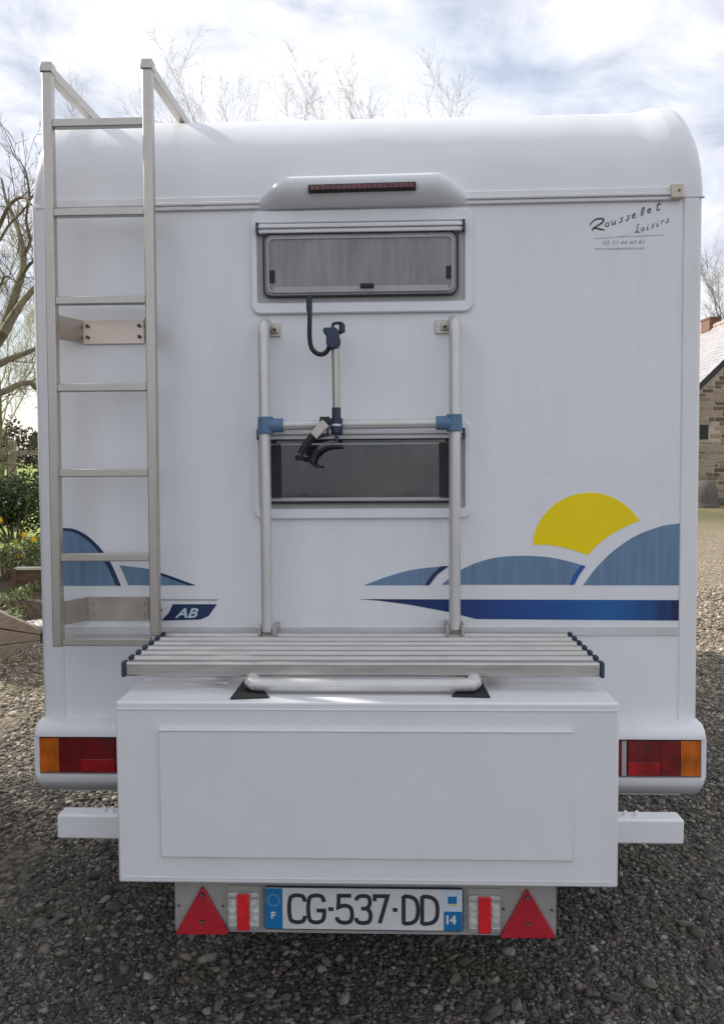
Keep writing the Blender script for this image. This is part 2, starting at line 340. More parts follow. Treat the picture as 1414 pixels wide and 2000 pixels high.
# roof cap
xcl = U(61, 400, 0).x; xcr = U(1375.5, 378, 0).x
ex = 0.055; xs = []
for i in range(11):
    xs.append(xcl + ex * (1 - math.cos(PI / 2 * i / 10)))
for k in (0.02, 0.035, 0.05): xs.append(xcl + ex + k)
nmid = 40; a0 = xs[-1]; a1 = xcr - (a0 - xcl)
xs += [a0 + (a1 - a0) * i / nmid for i in range(1, nmid)]
xs += [xcr - (x - xcl) for x in reversed(xs[:14])]
prof = [(-1, 0), (-0.6, 0)] + [(0, R(t)) for t in range(0, 91, 5)]
mb = MB(); rows = []
def sstep(a, b, t): t = max(0, min(1, (t - a) / (b - a))); return t * t * (3 - 2 * t)
NP_ = 24
for x in xs:
    dl = min(x - xcl, xcr - x)
    q = max(0, min(1, dl / ex)); arc = 1 - math.sqrt(max(0, 1 - (1 - q) ** 2))
    rim = 0.014 * (1 - sstep(0.105, 0.135, dl))
    row = []
    for k in range(NP_):
        if k == 0: row.append((x, 0.03 * arc - .003, zs - 0.004)); continue
        if k <= 19:
            th = R(90 * (k - 1) / 18)
            e_ = 0.02 + 0.095 * math.sin(th) ** 1.3
            r_ = rc + rim * sstep(0, .5, th) - e_ * arc
            row.append((x, rc - r_ * math.cos(th) - .003, zs + r_ * math.sin(th)))
        else:
            yy = rc + (LEN - rc) * [0, .05, .2, .5, 1][k - 19]
            row.append((x, yy, zs + rc + rim * (1 if k < 21 else 0) - 0.115 * arc))
    rows.append(row)
vs_ = [p for r_ in rows for p in r_]
fs_ = [(i * NP_ + k, i * NP_ + k + 1, (i + 1) * NP_ + k + 1, (i + 1) * NP_ + k) for i in range(len(rows) - 1) for k in range(NP_ - 1)]
# end cheeks
kl = len(vs_)
vs_ += [(xcl, LEN, zs), (xcr, LEN, zs)]
fs_.append(tuple(range(0, NP_)) + (kl,)); fs_.append(tuple((len(rows) - 1) * NP_ + k for k in reversed(range(NP_))) + (kl + 1,))
mb.add(vs_, fs_); mb.build('roof_cap', M['cap'], van, smooth=True)
# gutter rail
g0a, g0b = U(62, 392, -0.02), U(1310, 368, -0.02)
ga, gb = U(80, 405, -0.012), U(1312, 378, -0.012)
zg = (ga.z + gb.z) / 2
tl = (gb.z - ga.z) / 2
def gut(x, dz): return zg + tl * ((x - (ga.x + gb.x) / 2) / ((gb.x - ga.x) / 2)) + dz
mb = MB()
for (d0, d1, y0) in ((0.006, 0.022, -0.013), (-0.006, 0.0055, -0.019), (-0.019, -0.0065, -0.012)):
    xa, xb = xcl + 0.09, gb.x
    mb.hexa([(xa, y0, gut(xa, d0)), (xb, y0, gut(xb, d0)), (xb, 0.0, gut(xb, d0)), (xa, 0.0, gut(xa, d0))],
            [(xa, y0, gut(xa, d1)), (xb, y0, gut(xb, d1)), (xb, 0.0, gut(xb, d1)), (xa, 0.0, gut(xa, d1))])
gr = mb.build('gutter_rail', M['trim'], van, bevel=0.003)
MB().box(xcl + .02, xcr - .002, -0.0055, 0.0, zs - 0.007, zs - .003).build('seam', M['grey_seal'], van)
c = U(1322, 373, -0.02); ec = MB().box(c.x - .02, c.x + .02, -0.026, 0.0, c.z - .022, c.z + .022).build('end_cap', M['cream'], gr, bevel=0.003)
MB().tube([(c.x + .004, -0.030, c.z), (c.x + .004, -0.026, c.z)], 0.0035, 10).build('screw', M['rust'], gr)
# brake-light hood
def hood():
    bl, br = U(509, 414, 0), U(909, 403, 0); fl, fr = U(545, 362, -0.07), U(872, 352, -0.07)
    tz = (U(707, 341, 0.0).z); zb_ = (bl.z + br.z) / 2; zf = (fl.z + fr.z) / 2
    mb = MB(); n = 24; prof_n = 9; rows = []
    x0, x1 = bl.x - .034, br.x + .036; tilt = (br.z - bl.z) / (x1 - x0)
    for i in range(n + 1):
        t = i / n; x = x0 + (x1 - x0) * t
        d = min(x - x0, x1 - x); k = min(1, max(0, d) / 0.112) ** .85   # ramps at the ends
        row = []
        P_ = [(0.01, 0.0), (-0.022, 0.003), (-0.045, 0.012), (-0.064, 0.038), (-0.070, 0.064), (-0.064, 0.082), (-0.048, 0.093), (0.0, 0.104), (0.08, 0.118)]
        for (y, z) in P_:
            yy = 0.012 + (y - 0.012) * k if y < 0.012 else y
            row.append((x, yy, zb_ + (x - (x0 + x1) / 2) * tilt + z * (0.12 + 0.88 * k)))
        rows.append(row)
    mb.add([p for r_ in rows for p in r_], [(i * 9 + k, (i + 1) * 9 + k, (i + 1) * 9 + k + 1, i * 9 + k + 1) for i in range(n) for k in range(8)])
    h = mb.build('brake_light_hood', M['cap'], van, smooth=True)
    h.data.set_sharp_from_angle(angle=R(60))
    a, b = U(603, 370, -0.068), U(812, 364, -0.068)
    mb = MB(); t2 = (b.z - a.z) / (b.x - a.x)
    hx = .0105
    mb.hexa([(a.x, -0.0805, a.z - hx), (b.x, -0.0805, b.z - hx), (b.x, -0.0805, b.z + hx), (a.x, -0.0805, a.z + hx)],
            [(a.x, -0.055, a.z - hx), (b.x, -0.055, b.z - hx), (b.x, -0.055, b.z + hx), (a.x, -0.055, a.z + hx)])
    mb.build('brake_light', M['dark'], h)
    mb = MB()
    for i in range(20):
        u0 = a.x + .006 + (b.x - a.x - .012) * i / 20; u1 = a.x + .006 + (b.x - a.x - .012) * (i + .93) / 20
        z = a.z + t2 * (u0 - a.x); q = .0072
        mb.box(u0, u1, -0.0835, -0.0806, z - q, z + q)
    mb.build('brake_lens', M['brake_red'], h, bevel=0.001)
hood()

# windows
def window(ox, gx, px, blind, cm, gm, label):
    x0, x1, z0, z1 = UR(*ox, -0.012); gx0, gx1, gz0, gz1 = UR(*gx, -0.012)
    o_ = rrect(x0, x1, z0, z1, 0.03); i_ = rrect(gx0, gx1, gz0, gz1, 0.006)
    f = MB().ring(o_, i_, -0.016, -0.001).build('window', M['white'], van, bevel=0.004)
    tag(f, label)
    MB().ring(rrect(gx0, gx1, gz0, gz1, .006), rrect(gx0 + .018, gx1 - .018, gz0 + .018, gz1 - .02, .012), -0.009, -0.003).build('inner_surround', M['grey_seal'], f)
    p0, p1, q0, q1 = UR(*px, -0.022)
    MB().prism(rrect(p0, p1, q0, q1, 0.026), -0.024, -0.020).build('pane', gm, f)
    MB().ring(rrect(p0 - .002, p1 + .002, q0 - .002, q1 + .002, 0.028), rrect(p0 + .003, p1 - .003, q0 + .003, q1 - .003, 0.022), -0.026, -0.012).build('rubber_seal', M['black'] , f)
    MB().ring(rrect(p0 + .012, p1 - .012, q0 + .012, q1 - .012, 0.02), rrect(p0 + .018, p1 - .018, q0 + .018, q1 - .018, 0.016), -0.0255, -0.0245).build('inner_rim', M['grey_seal'], f)
    # curtain, pleated, behind the pane
    mb = MB(); rnd = random.Random(ox[0] + ox[1]); n = 260; top = []; bot = []
    ph = [rnd.uniform(0, 6) for _ in range(5)]
    nz = 8; vs2 = []
    for j in range(nz):
        tz = j / (nz - 1)
        for i in range(n):
            x = p0 + (p1 - p0) * i / (n - 1); xx = x + 0.012 * math.sin(tz * 2 + ph[0] + x * 9) * (1 - tz)
            u_ = xx * 44 + 2.2 * math.sin(xx * 11 + ph[4]) + 1.2 * math.sin(xx * 29 + ph[0]) + tz * 1.5 * math.sin(xx * 8 + ph[2]); y = 0.0042 * (1 - 2 * abs(math.sin(u_ / 2)) ** .6) + .0012 * math.sin(u_ * 2.7 + ph[3])
            vs2.append((x, -0.0128 + y * (0.45 + .55 * (1 - tz)), q0 + (q1 - q0) * tz))
    mb.add(vs2, [(j * n + i, j * n + i + 1, (j + 1) * n + i + 1, (j + 1) * n + i) for j in range(nz - 1) for i in range(n - 1)])
    mb.build('curtain', cm, f, smooth=True)
    # blind housing
    b0, b1, c0, c1 = UR(*blind, -0.03)
    h = (c1 - c0)
    MB().box(b0, b1, -0.034, -0.017, c0, c0 + h * .42).box(b0, b1, -0.040, -0.017, c0 + h * .46, c0 + h * .78).box(b0, b1, -0.030, -0.017, c0 + h * .80, c1).build('hinge_rail', M['trim'], f, bevel=.0025)
    for s, x in ((-1, b0), (1, b1)):
        MB().box(x - .004, x + .004, -0.042, -0.016, c0 - .001, c1 + .001).build('rail_cap', M['navy_plastic'], f)
    return f, (p0, p1, q0, q1)
w1, (p0, p1, q0, q1) = window((491, 409, 924, 611), (503, 434, 907, 590), (515, 454, 893, 577), (503, 434, 905, 453), M['curtain'], M['glass_a'], 'rear window with pale grey curtain and latch below the brake light')
w2, (r0, r1, s0, s1) = window((496, 822, 919, 1013), (507, 842, 907, 993), (516, 858, 893, 982), (505, 838, 905, 857), M['curtain_dark'], M['glass_b'], 'darker lower rear window behind the bike rack')
# latches and clips
zz = q0 + .022
MB().box(p0 + .03, p1 - .03, -0.0275, -0.0245, q0 + .010, q0 + .030).build('bottom_rim', M['grey_seal'], w1, bevel=.002)
xm = U(717, 556, -.03).x
MB().box(xm - .022, xm + .022, -0.036, -0.028, q0 + .022, q0 + .036).build('latch', M['dark'], w1, bevel=.002)
for px_, py_ in ((532, 540), (876, 531)):
    c = U(px_, py_, -.025); MB().box(c.x - .008, c.x + .008, -0.028, -0.0245, c.z - .02, c.z + .02).build('side_clip', M['dark'], w1, bevel=.002)
for px_ in (540, 867):
    c = U(px_, 918, -.025); MB().box(c.x - .016, c.x + .016, -0.0255, -0.0245, s0 + .012, s1 - .012).build('side_strip', M['black'], w2)
MB().box(r0 + .02, r1 - .02, -0.028, -0.0245, s0 + .006, s0 + .014).build('bottom_rim', M['grey_seal'], w2, bevel=.002)

# decals -----------------------------------------------------------
def decal(name, pts, m, y=-0.0012, th=0.001):
    poly = [(U(a, b, 0).x, U(a, b, 0).z) for a, b in pts]
    return MB().prism(poly, y, y + th).build(name, m, van)
def arcpts(pts, k=5): return [(p.x, p.y) for p in smooth_path([Vector((a, b)) for a, b in pts], k)]
sunarc = [(1151 + 113 * math.cos(R(t)), 1076 - 114 * math.sin(R(t))) for t in range(33, 173, 7)]
tag(decal('sun_decal', sunarc + arcpts([(1041, 1064), (1075, 1065), (1110, 1072), (1147, 1084)]) + arcpts([(1147, 1084), (1170, 1061), (1202, 1038), (1253, 1014)])[1:], M['yellow']), 'yellow rising sun decal')
decal('hill_decal', arcpts([(1327, 1022), (1290, 1028), (1240, 1047), (1195, 1078), (1163, 1110), (1138, 1143)]) + [(1327, 1143)], M['hill'])
decal('hill_decal', arcpts([(862, 1142), (900, 1113), (950, 1093), (1000, 1086), (1060, 1087), (1105, 1095), (1143, 1106)]) + [(1130, 1124), (1121, 1142)], M['hill'])
decal('hill_edge_decal', [(1135, 1103), (1143, 1106), (1130, 1124), (1121, 1142), (1111, 1142), (1120, 1122)], M['hill_edge2'], -0.0022)
decal('hill_decal', arcpts([(710, 1143), (760, 1125), (810, 1112), (877, 1105)]) + [(854, 1122), (838, 1143)], M['hill'])
decal('hill_edge_decal', [(860, 1106), (877, 1105), (854, 1122), (838, 1143), (829, 1143), (842, 1124)], M['hill_edge'], -0.0022)
decal('band_decal', [(700, 1170), (1327, 1172), (1327, 1212), (930, 1209), (870, 1194), (800, 1181), (740, 1173)], M['navy'])
lh = arcpts([(123, 1031), (145, 1033), (168, 1044), (188, 1061), (205, 1081), (221, 1107), (237, 1144)])
decal('hill_decal', lh + [(123, 1144)], M['hill'])
decal('hill_edge_decal', lh + [(229, 1144)] + [(a - 5 - 2.5 * (b > 1080), b + 5) for a, b in reversed(lh[1:-1])], M['hill_edge'], -0.0022)
rh = arcpts([(234, 1104), (290, 1111), (322, 1121), (350, 1131), (383, 1143)])
decal('hill_decal', rh + [(251, 1143), (243, 1122)], M['hill'])
decal('hill_edge_decal', rh[8:] + [(a - 6, b + 3) for a, b in reversed(rh[8:-1])], M['hill_edge'], -0.0022)
decal('line_decal', [(150, 1169), (428, 1170), (424, 1173.5), (150, 1172)], M['ink_grey'])
fl = decal('name_decal', [(316, 1212), (392, 1210), (408, 1203), (424, 1180), (338, 1180), (331, 1196)], M['hill_edge'])
def textobj(txt, size, px, py, m, parent, y, shear=0, rot=0, sx=1.0, bold=0.0, align='LEFT', ext=0.0003, name='lettering'):
    cu = bpy.data.curves.new('t', 'FONT'); cu.body = txt; cu.size = size; cu.shear = shear; cu.extrude = ext; cu.offset = bold; cu.align_x = align; cu.resolution_u = 3
    to = bpy.data.objects.new('t', cu); COL.objects.link(to)
    dg = bpy.context.evaluated_depsgraph_get(); me = bpy.data.meshes.new_from_object(to.evaluated_get(dg))
    bpy.data.objects.remove(to); bpy.data.curves.remove(cu)
    p = U(px, py, y); mt = Matrix.Translation((p.x, y, p.z)) @ Matrix.Rotation(-rot, 4, 'Y') @ Matrix.Rotation(R(90), 4, 'X') @ Matrix.Diagonal((sx, 1, 1, 1))
    me.transform(mt); me.materials.clear(); me.materials.append(m)
    o = bpy.data.objects.new(name, me); COL.objects.link(o); o.parent = parent; return o
textobj('AB', 0.045, 344, 1206, M['pl_pale'], fl, -0.003, shear=0.35, sx=1.25, bold=0.0012)
textobj('S', 0.042, 300, 1206, M['hill_edge'], van, -0.001, shear=0.3, sx=1.2, bold=0.001)

# dealer sticker, hand-written style strokes
def strokes(name, lst, m, parent, wd, y=-0.001):
    mb = MB(); k = 0
    for st in lst:
        pts = [(U(a, b, 0).x, U(a, b, 0).z) for a, b in arcpts(st, 5)]
        n = len(pts); ws = [wd * (0.35 + 0.65 * math.sin(PI * (0.12 + 0.76 * i / (n - 1)))) for i in range(n)]
        ribbon(mb, pts, ws, y - 0.0001 * k, 0.0005); k += 1
    o = mb.build(name, m, parent)
    return o
st = empty('dealer_sticker', (0, 0, 0), parent=van)
strokes('lettering', [
    [(1151, 440), (1160, 430), (1172, 427), (1178, 429), (1174, 436), (1158, 446), (1156, 451)],
    [(1158, 447), (1165, 446), (1172, 448), (1180, 449)]], M['ink'], st, 0.0055)
def glyph(x, y, g, s):
    G = {'o': [[(4, 0), (1, 2), (0, 5), (2, 7), (5, 5), (5, 2), (4, 0)]],
         'u': [[(1, 0), (0, 4), (1, 7), (4, 5), (6, 0)], [(6, 0), (5, 5), (7, 7)]],
         's': [[(6, -1), (3, 0), (4, 4), (1, 7), (-1, 6)]],
         'e': [[(1, 4), (4, 3), (4, 0), (1, 2), (0, 5), (2, 7), (6, 5)]],
         'l': [[(4, 4), (6, -4), (4, -5), (2, 2), (2, 7), (5, 5)]],
         't': [[(6, -7), (3, 0), (2, 6), (4, 7), (7, 5)], [(1, -1), (9, -3)]],
         'i': [[(2, 0), (1, 5), (2, 7), (4, 5)], [(3, -4), (3.5, -3)]],
         'r': [[(1, 7), (2, 1), (5, 0), (6, 1)]],
         'L': [[(7, -9), (4, -8), (3, 0), (1, 6), (-1, 8)], [(-3, 7), (3, 6), (9, 7)]]}[g]
    return [[(x + a * s, y + b * s) for a, b in q] for q in G]
ls = []
xy = [('o', 1182, 438), ('u', 1194, 434), ('s', 1209, 430), ('s', 1222, 426), ('e', 1234, 421), ('l', 1250, 416), ('e', 1264, 411), ('t', 1280, 406), ('t', 1277, 402)]
for (g, x, y) in xy[:-1]: ls += glyph(x, y - 4, g, 1.25)
strokes('lettering', ls, M['ink'], st, 0.0030)
ls = []
for (g, x, y) in [('L', 1241, 447), ('o', 1252, 444), ('i', 1262, 442), ('s', 1271, 438), ('i', 1281, 435), ('r', 1290, 431), ('s', 1300, 428)]: ls += glyph(x, y, g, 1.0)
strokes('lettering', ls, M['ink'], st, 0.0024)
strokes('underline', [[(1160, 466), (1190, 464), (1215, 461), (1232, 456)], [(1210, 463), (1250, 461), (1296, 459)]], M['ink_grey'], st, 0.0016)
textobj('02 31 66 60 81', 0.0165, 1176, 477, M['ink_grey'], st, -0.0008, shear=0.25, sx=1.35)
textobj('www.rousselet-loisirs.com', 0.0115, 1160, 488, M['ink_grey'], st, -0.0008, shear=0.1, sx=1.3)

# lower trim strip on the rear panel
x0, x1, z0, z1 = UR(118, 1224, 1327, 1241, 0)
MB().box(xil + .001, xir - .001, -0.0045, 0, z0, z1).build('rub_strip', mat('rub_strip_grey', (.62, .61, .60), .5), van, bevel=.0015)

# ladder -----------------------------------------------------------
lad = empty('ladder', (0, 0, 0), parent=van)
yl = -0.115
LT, LB = U(94, 128, yl), U(116, 1262, yl); RT, RB = U(289, 122, yl), U(305, 1240, yl)
def rail(T, B, xe):
    mb = MB()
    mb.bar(B, T + Vector((0, 0, 0)), 0.030, 0.030)
    mb.build('rail', M['alu'], lad, bevel=.003)
    back = Vector((T.x + xe, T.y + 0.62, ROOF + 0.018))
    MB().bar(T + Vector((0, 0.0145, -.016)), back, 0.028, 0.034, up=(0, 0, 1)).build('roof_arm', M['alu'], lad, bevel=.003)
    MB().box(T.x - .019, T.x + .019, T.y - .019, T.y + .019, T.z - .028, T.z + .004).build('elbow', M['alu'], lad, bevel=.004)
    MB().box(back.x - .03, back.x + .03, back.y - .03, back.y + .03, ROOF - .02, ROOF + .004).build('foot', M['alu'], lad)
rail(LT, LB, 0.0); rail(RT, RB, 0.0)
for yp in (241, 415, 587, 757, 923.5, 1088, 1253):
    t = (yp - 128) / (1262 - 128); a = LT.lerp(LB, t); t2 = (yp - 2 - 122) / (1240 - 122); b = RT.lerp(RB, min(t2, 1.0))
    z = (U(200, yp, yl).z)
    MB().box(a.x + .0145, b.x - .0145, yl - .012, yl + .013, z - .013, z + .0125).build('rung', M['alu'], lad, bevel=.003)
for (ya, yb, dk) in ((623, 669, 0), (1168, 1213, 1)):
    za, zb2 = U(220, ya, -.03).z, U(220, yb, -.03).z
    xa = U(150, 640, -.01).x - .0; t = (ya - 128) / 1134; xrl = LT.lerp(LB, t).x; xrr = RT.lerp(RB, (ya - 122) / 1118).x
    mb = MB(); th = .004
    xin0, xin1 = xrl + .012, xrr - .012
    mb.box(xin0 + .045, xin1 - .045, -0.009, -0.005, zb2, za)
    for s, xi in ((1, xin0), (-1, xin1)):
        mb.hexa([(xi, yl + .014, zb2 + 0), (xi + s * th, yl + .014, zb2), (xi + s * (.045 + th * .2), -0.0095, zb2), (xi + s * .043, -0.005, zb2)],
                [(xi, yl + .014, za), (xi + s * th, yl + .014, za), (xi + s * (.045 + th * .2), -0.0095, za), (xi + s * .043, -0.005, za)])
    br = mb.build('wall_bracket', M['alu_dark'] if dk else M['alu_plate'], lad)
    for s, xi in ((1, xin0 + .06), (-1, xin1 - .06)):
        for zf in (.28, .75):
            z = zb2 + (za - zb2) * zf
            MB().tube([(xi, -0.017, z), (xi, -0.009, z)], 0.0058, 6).build('bolt', M['steel'] if dk else M['rust'], lad)

# bike rack --------------------------------------------------------
rack = empty('bike_rack', (0, 0, 0), parent=van)
yp_ = -0.095
def pole(tx, ty, bx, by, pxbr):
    T = U(tx, ty, yp_); B = U(bx, by, yp_)
    pts = [(T.x, -0.012, T.z + .028), (T.x, -0.05, T.z + .030), (T.x, -0.08, T.z + .018), (T.x, yp_, T.z - .012)]
    pts = smooth_path(pts, 4) + [tuple(T.lerp(B, .5)), tuple(B + Vector((0, 0, 0)))]
    MB().tube(pts, 0.0185, 18).build('pole', M['tube'], rack, smooth=True)
    c = U(pxbr, ty - 2, -.01)
    x_a, x_b = sorted((T.x - (.012 if pxbr > tx else -.012), c.x + (.018 if pxbr > tx else -.03)))
    b = MB().box(x_a, x_b, -0.007, -0.001, c.z - .022, c.z + .022).box(c.x - .012, c.x + .012, -0.016, -0.007, c.z - .012, c.z + .012).build('pole_bracket', M['cream'] if 0 else M['alu'], rack, bevel=.002)
    MB().tube([(c.x, -0.022, c.z - .002), (c.x, -0.016, c.z - .002)], .006, 6).build('bolt', M['rust'], rack)
    for s in (-1, 1):
        MB().box(B.x + s * .024 - .005, B.x + s * .024 + .005, yp_ - .015, -0.001, B.z - .022, B.z + .014).build('pivot_bracket', M['alu'], rack, bevel=.002)
    return T, B
TL, BL = pole(515, 646, 522, 1232, 537)
TR, BR = pole(888, 640, 888, 1228, 868)
jl = U(519, 831, yp_); jr = U(887, 826, yp_)
MB().tube([jl, jr], 0.0165, 18).build('crossbar', M['tube'], rack, smooth=True)
for j, s in ((jl, 1), (jr, -1)):
    MB().tube([j + Vector((0, 0, -.027)), j + Vector((0, 0, .027))], .025, 20).tube([j, j + Vector((s * .058, 0, 0))], .0225, 20).box(j.x - .024, j.x + .024, j.y - .003, j.y + .03, j.z - .024, j.z + .024).build('joint', M['blue_plastic'], rack, bevel=.002)
# platform rails
zf = U(707, 1294, -0.45).z
yf, ybk = -0.455, -0.075
fl_, fr_ = U(248, 1296, yf), U(1170, 1300, yf)
nR = 7
for i in range(nR):
    t = i / (nR - 1)
    y = yf + (ybk - yf) * t; x0 = fl_.x - .0 + .012 * t * 0; x1 = fr_.x
    # rails further back sit a little higher on the folded frame
    z = zf - 0.005 + t * 0.004
    if i == 0:
        r_ = MB().box(x0, x1, y - .014, y + .014, zf - .036, zf + .004).build('front_rail', M['alu_h'], rack, bevel=.006, seg=3)
        for s, x in ((-1, x0), (1, x1)):
            MB().box(min(x, x + s * .011), max(x, x + s * .011), y - .0155, y + .0155, zf - .038, zf + .0055).build('end_cap', M['navy_plastic'], rack, bevel=.003)
    else:
        MB().box(x0, x1, y - .0115, y + .0115, z - .014, z + .004).tube([(x0 + .002, y, z + .001), (x1 - .002, y, z + .001)], .010, 12).build('platform_rail', M['alu_h'], rack, bevel=.004, seg=3)
        for s, x in ((-1, x0), (1, x1)):
            MB().box(min(x, x + s * .012), max(x, x + s * .012), y - .0135, y + .0135, z - .016, z + .012).build('end_cap', M['navy_plastic'], rack, bevel=.003)
for x in (-.42, .36):
    MB().box(x - .02, x + .02, yf + .015, -0.02, zf - .04, zf - .0185).build('cross_member', M['alu_h'], rack, bevel=.003)
a, b = U(492, 1338, -.50), U(925, 1337, -.50); zt = (a.z + b.z) / 2
pts = [(a.x - .02, -.36, zt + .012), (a.x - .012, -.44, zt + .010), (a.x + .006, -.485, zt + .004), (a.x + .045, -.50, zt), (b.x - .045, -.50, zt), (b.x - .006, -.485, zt + .004), (b.x + .012, -.44, zt + .010), (b.x + .02, -.36, zt + .012)]
MB().tube(smooth_path(pts, 4), .0175, 16).build('support_tube', M['tube'], rack, smooth=True)
textobj('RT  30', 0.019, 258, 1312, M['ink_grey'], rack, yf - .0148, sx=1.5, ext=.0002)

# holder arm
def arm():
    g = empty('bike_holder', (0, 0, 0), parent=van)
    ya = -0.13
    P_ = lambda a, b, y=ya: U(a, b, y)
    MB().tube(smooth_path([P_(604, 579, -.10), P_(605, 620), P_(605, 660), P_(610, 682), P_(624, 692), P_(637, 688), P_(646, 672)], 6), .0075, 12).build('hook', M['black'], g, smooth=True)
    p = P_(604, 586, -.105); MB().tube([p + Vector((0, 0, .012)), p + Vector((0, 0, -.035))], .0095, 12).build('hook_sleeve', M['navy_plastic'], g)
    pts = [(632, 642), (656, 641), (663, 648), (663, 656), (665, 664), (665, 672), (659, 682), (645, 683), (638, 674), (638, 656), (632, 650)]
    MB().prism([(P_(a, b).x, P_(a, b).z) for a, b in pts], ya - .022, ya + .02).build('clamp_body', M['navy_plastic'], g, bevel=.004)
    MB().tube(smooth_path([P_(650, 640), P_(651, 633), P_(660, 631), P_(669, 633), P_(670, 642), P_(667, 649), P_(660, 650)], 5), .005, 10).build('clamp_lever', M['navy_plastic'], g, smooth=True)
    MB().tube([P_(668, 634), P_(668, 650)], .010, 12).build('clamp_knob', M['navy_plastic'], g, bevel=.002)
    MB().tube([P_(655, 682), P_(657, 797)], .0118, 16).build('arm_tube', M['alu'], g, smooth=True)
    MB().tube([P_(657, 796), P_(657, 846)], [.0142, .0138], 16).tube([P_(657, 828), P_(657, 833)], .0150, 16, mi=1).tube([P_(657.5, 846), P_(658, 864)], .0062, 12).box(P_(657, 830).x - .018, P_(657, 830).x + .018, ya + .005, yp_ + .02, P_(657, 842).z - .01, P_(657, 816).z).build('bar_clamp', [M['navy_plastic'], M['pl_white']], g, bevel=.002)
    # second short arm with ratchet strap
    g2 = empty('strap_holder', (0, 0, 0), parent=van); ys = -0.135
    a, b = U(640, 822, ys), U(606, 865, ys)
    c0, c1, d0, d1 = UR(625, 814, 644, 829, ys)
    MB().box(c0, c1, ys - .012, yp_, d0, d1).build('hinge_block', M['black'], g2, bevel=.003)
    MB().bar(U(637, 826, ys - .01), U(612, 852, ys - .01), .030, .022).build('strap_buckle', M['alu'], g2, bevel=.003)
    MB().bar(U(641, 848, ys), U(622, 854, ys), .010, .02).bar(U(640, 838, ys), U(641, 852, ys), .006, .02).build('strap_pin', M['black'], g2, bevel=.002)
    MB().tube([U(614, 848, ys), U(598, 869, ys), U(586, 887, ys)], [.013, .0125, .0105], 12).build('strap_arm', M['black'], g2, smooth=True)
    f_ = U(585, 894, ys); MB().tube([f_ + Vector((0, 0, .008)), f_ + Vector((0, 0, -.009))], [.015, .0125], 14).build('rubber_foot', M['black'], g2, bevel=.003)
    MB().tube(smooth_path([U(667, 873, -.07), U(650, 872, -.085), U(632, 876, -.095), U(616, 886, -.10), U(608, 899, -.10), U(614, 909, -.09), U(627, 912, -.08)], 5), [.003] + [.005] * 12 + [.0065] * 10 + [.0045] * 7 + [.003], 10).build('strap_hook', M['black'], g2, smooth=True)
arm()

# bumper and tail lights -------------------------------------------
bumper = None
def make_bumper():
    yb_ = -0.075
    e0, e1 = U(63, 1450, yb_).x, U(1382, 1450, yb_).x
    z = lambda py, y=yb_: (U(64, py, y).z + U(1381, py + 4, y).z) / 2
    z0, z1, z2, z3, z4 = z(1400, 0), z(1440), z(1516), z(1524), z(1556)
    prof = [(0.0, z0), (-0.045, z0 - .004), (-0.066, z0 - .018), (yb_, z0 - .035), (yb_, z1), (-.04, z1 - .002), (-.04, z2 + .002), (yb_, z2), (yb_, z3 - .004), (-0.068, z3 - .016), (-0.035, z4 + .004), (0.0, z4 - .002), (.2, z4 - .002), (.2, z0)]
    n = len(prof); xs_ = [e0, e0 + .003, e0 + .010, e0 + .022, e1 - .022, e1 - .010, e1 - .003, e1]; ins = [.022, .010, .003, 0, 0, .003, .010, .022]
    ch = MB(); vs = []
    for x, q in zip(xs_, ins):
        for (y, zz_) in prof:
            k = q if y < .1 else 0
            vs.append((x, y + k, zz_ - (k * .35 if zz_ > z1 + .001 else 0) + (k * 1.9 if zz_ < z3 - .003 else 0)))
    fs = [(i * n + k, i * n + (k + 1) % n, (i + 1) * n + (k + 1) % n, (i + 1) * n + k) for i in range(len(xs_) - 1) for k in range(n)]
    fs += [tuple(range(n)), tuple((len(xs_) - 1) * n + k for k in reversed(range(n)))]
    o = ch.add(vs, fs).build('bumper', M['trim'], van, smooth=True)
    # white end panels flanking the recess
    for (a, b) in ((64, 76), (1369, 1381)):
        xa, xb = U(a, 1480, yb_).x, U(b, 1480, yb_).x
        MB().box(xa + .003, xb, yb_ + .008, -.0395, z2 + .0005, z1 - .0005).build('end_panel', M['trim'], o, bevel=.002)
    # lamps: left (outer amber) and right
    for s, a, b, cells in ((-1, 77, 300, [(77, 117, 'lens_amber'), (117, 158, 'lens_dark'), (158, 226, 'lens_red'), (226, 296, 'lens_dark')]),
                           (1, 1140, 1368, [(1145, 1222, 'lens_dark'), (1225, 1288, 'lens_red'), (1288, 1327, 'lens_dark'), (1328, 1367, 'lens_amber')])):
        y_ = -.062
        x0, x1 = U(a, 1480, y_).x, U(b, 1480, y_).x; zz0, zz1 = z2 + .003, z1 - .003
        t = MB().box(x0, x1, -.056, -.0405, zz0, zz1).build('tail_light', M['dark'], van, bevel=.003)
        for (c0, c1, mm) in cells:
            u0, u1 = U(c0, 1480, y_).x, U(c1, 1480, y_).x
            h = zz1 - zz0
            if mm == 'lens_red':
                MB().box(u0 + .001, u1 - .001, -.066, -.056, zz0 + h * .392, zz1 - .004).build('lens', M['lens_dark'], t, bevel=.0008)
                MB().box(u0 + .001, u1 - .001, -.067, -.056, zz0 + .004, zz0 + h * .39).build('lens', M[mm], t, bevel=.0008)
            else:
                MB().box(u0 + .0003, u1 - .0003, -.0655, -.056, zz0 + .004, zz1 - .004).build('lens', M[mm], t, bevel=.0008)
        if s > 0:
            u0, u1 = U(1213, 1480, y_).x, U(1222, 1480, y_).x
            MB().box(u0, u1, -.067, -.0655, zz0 + .004, zz1 - .004).build('chrome_strip', M['silver'], t)
make_bumper()

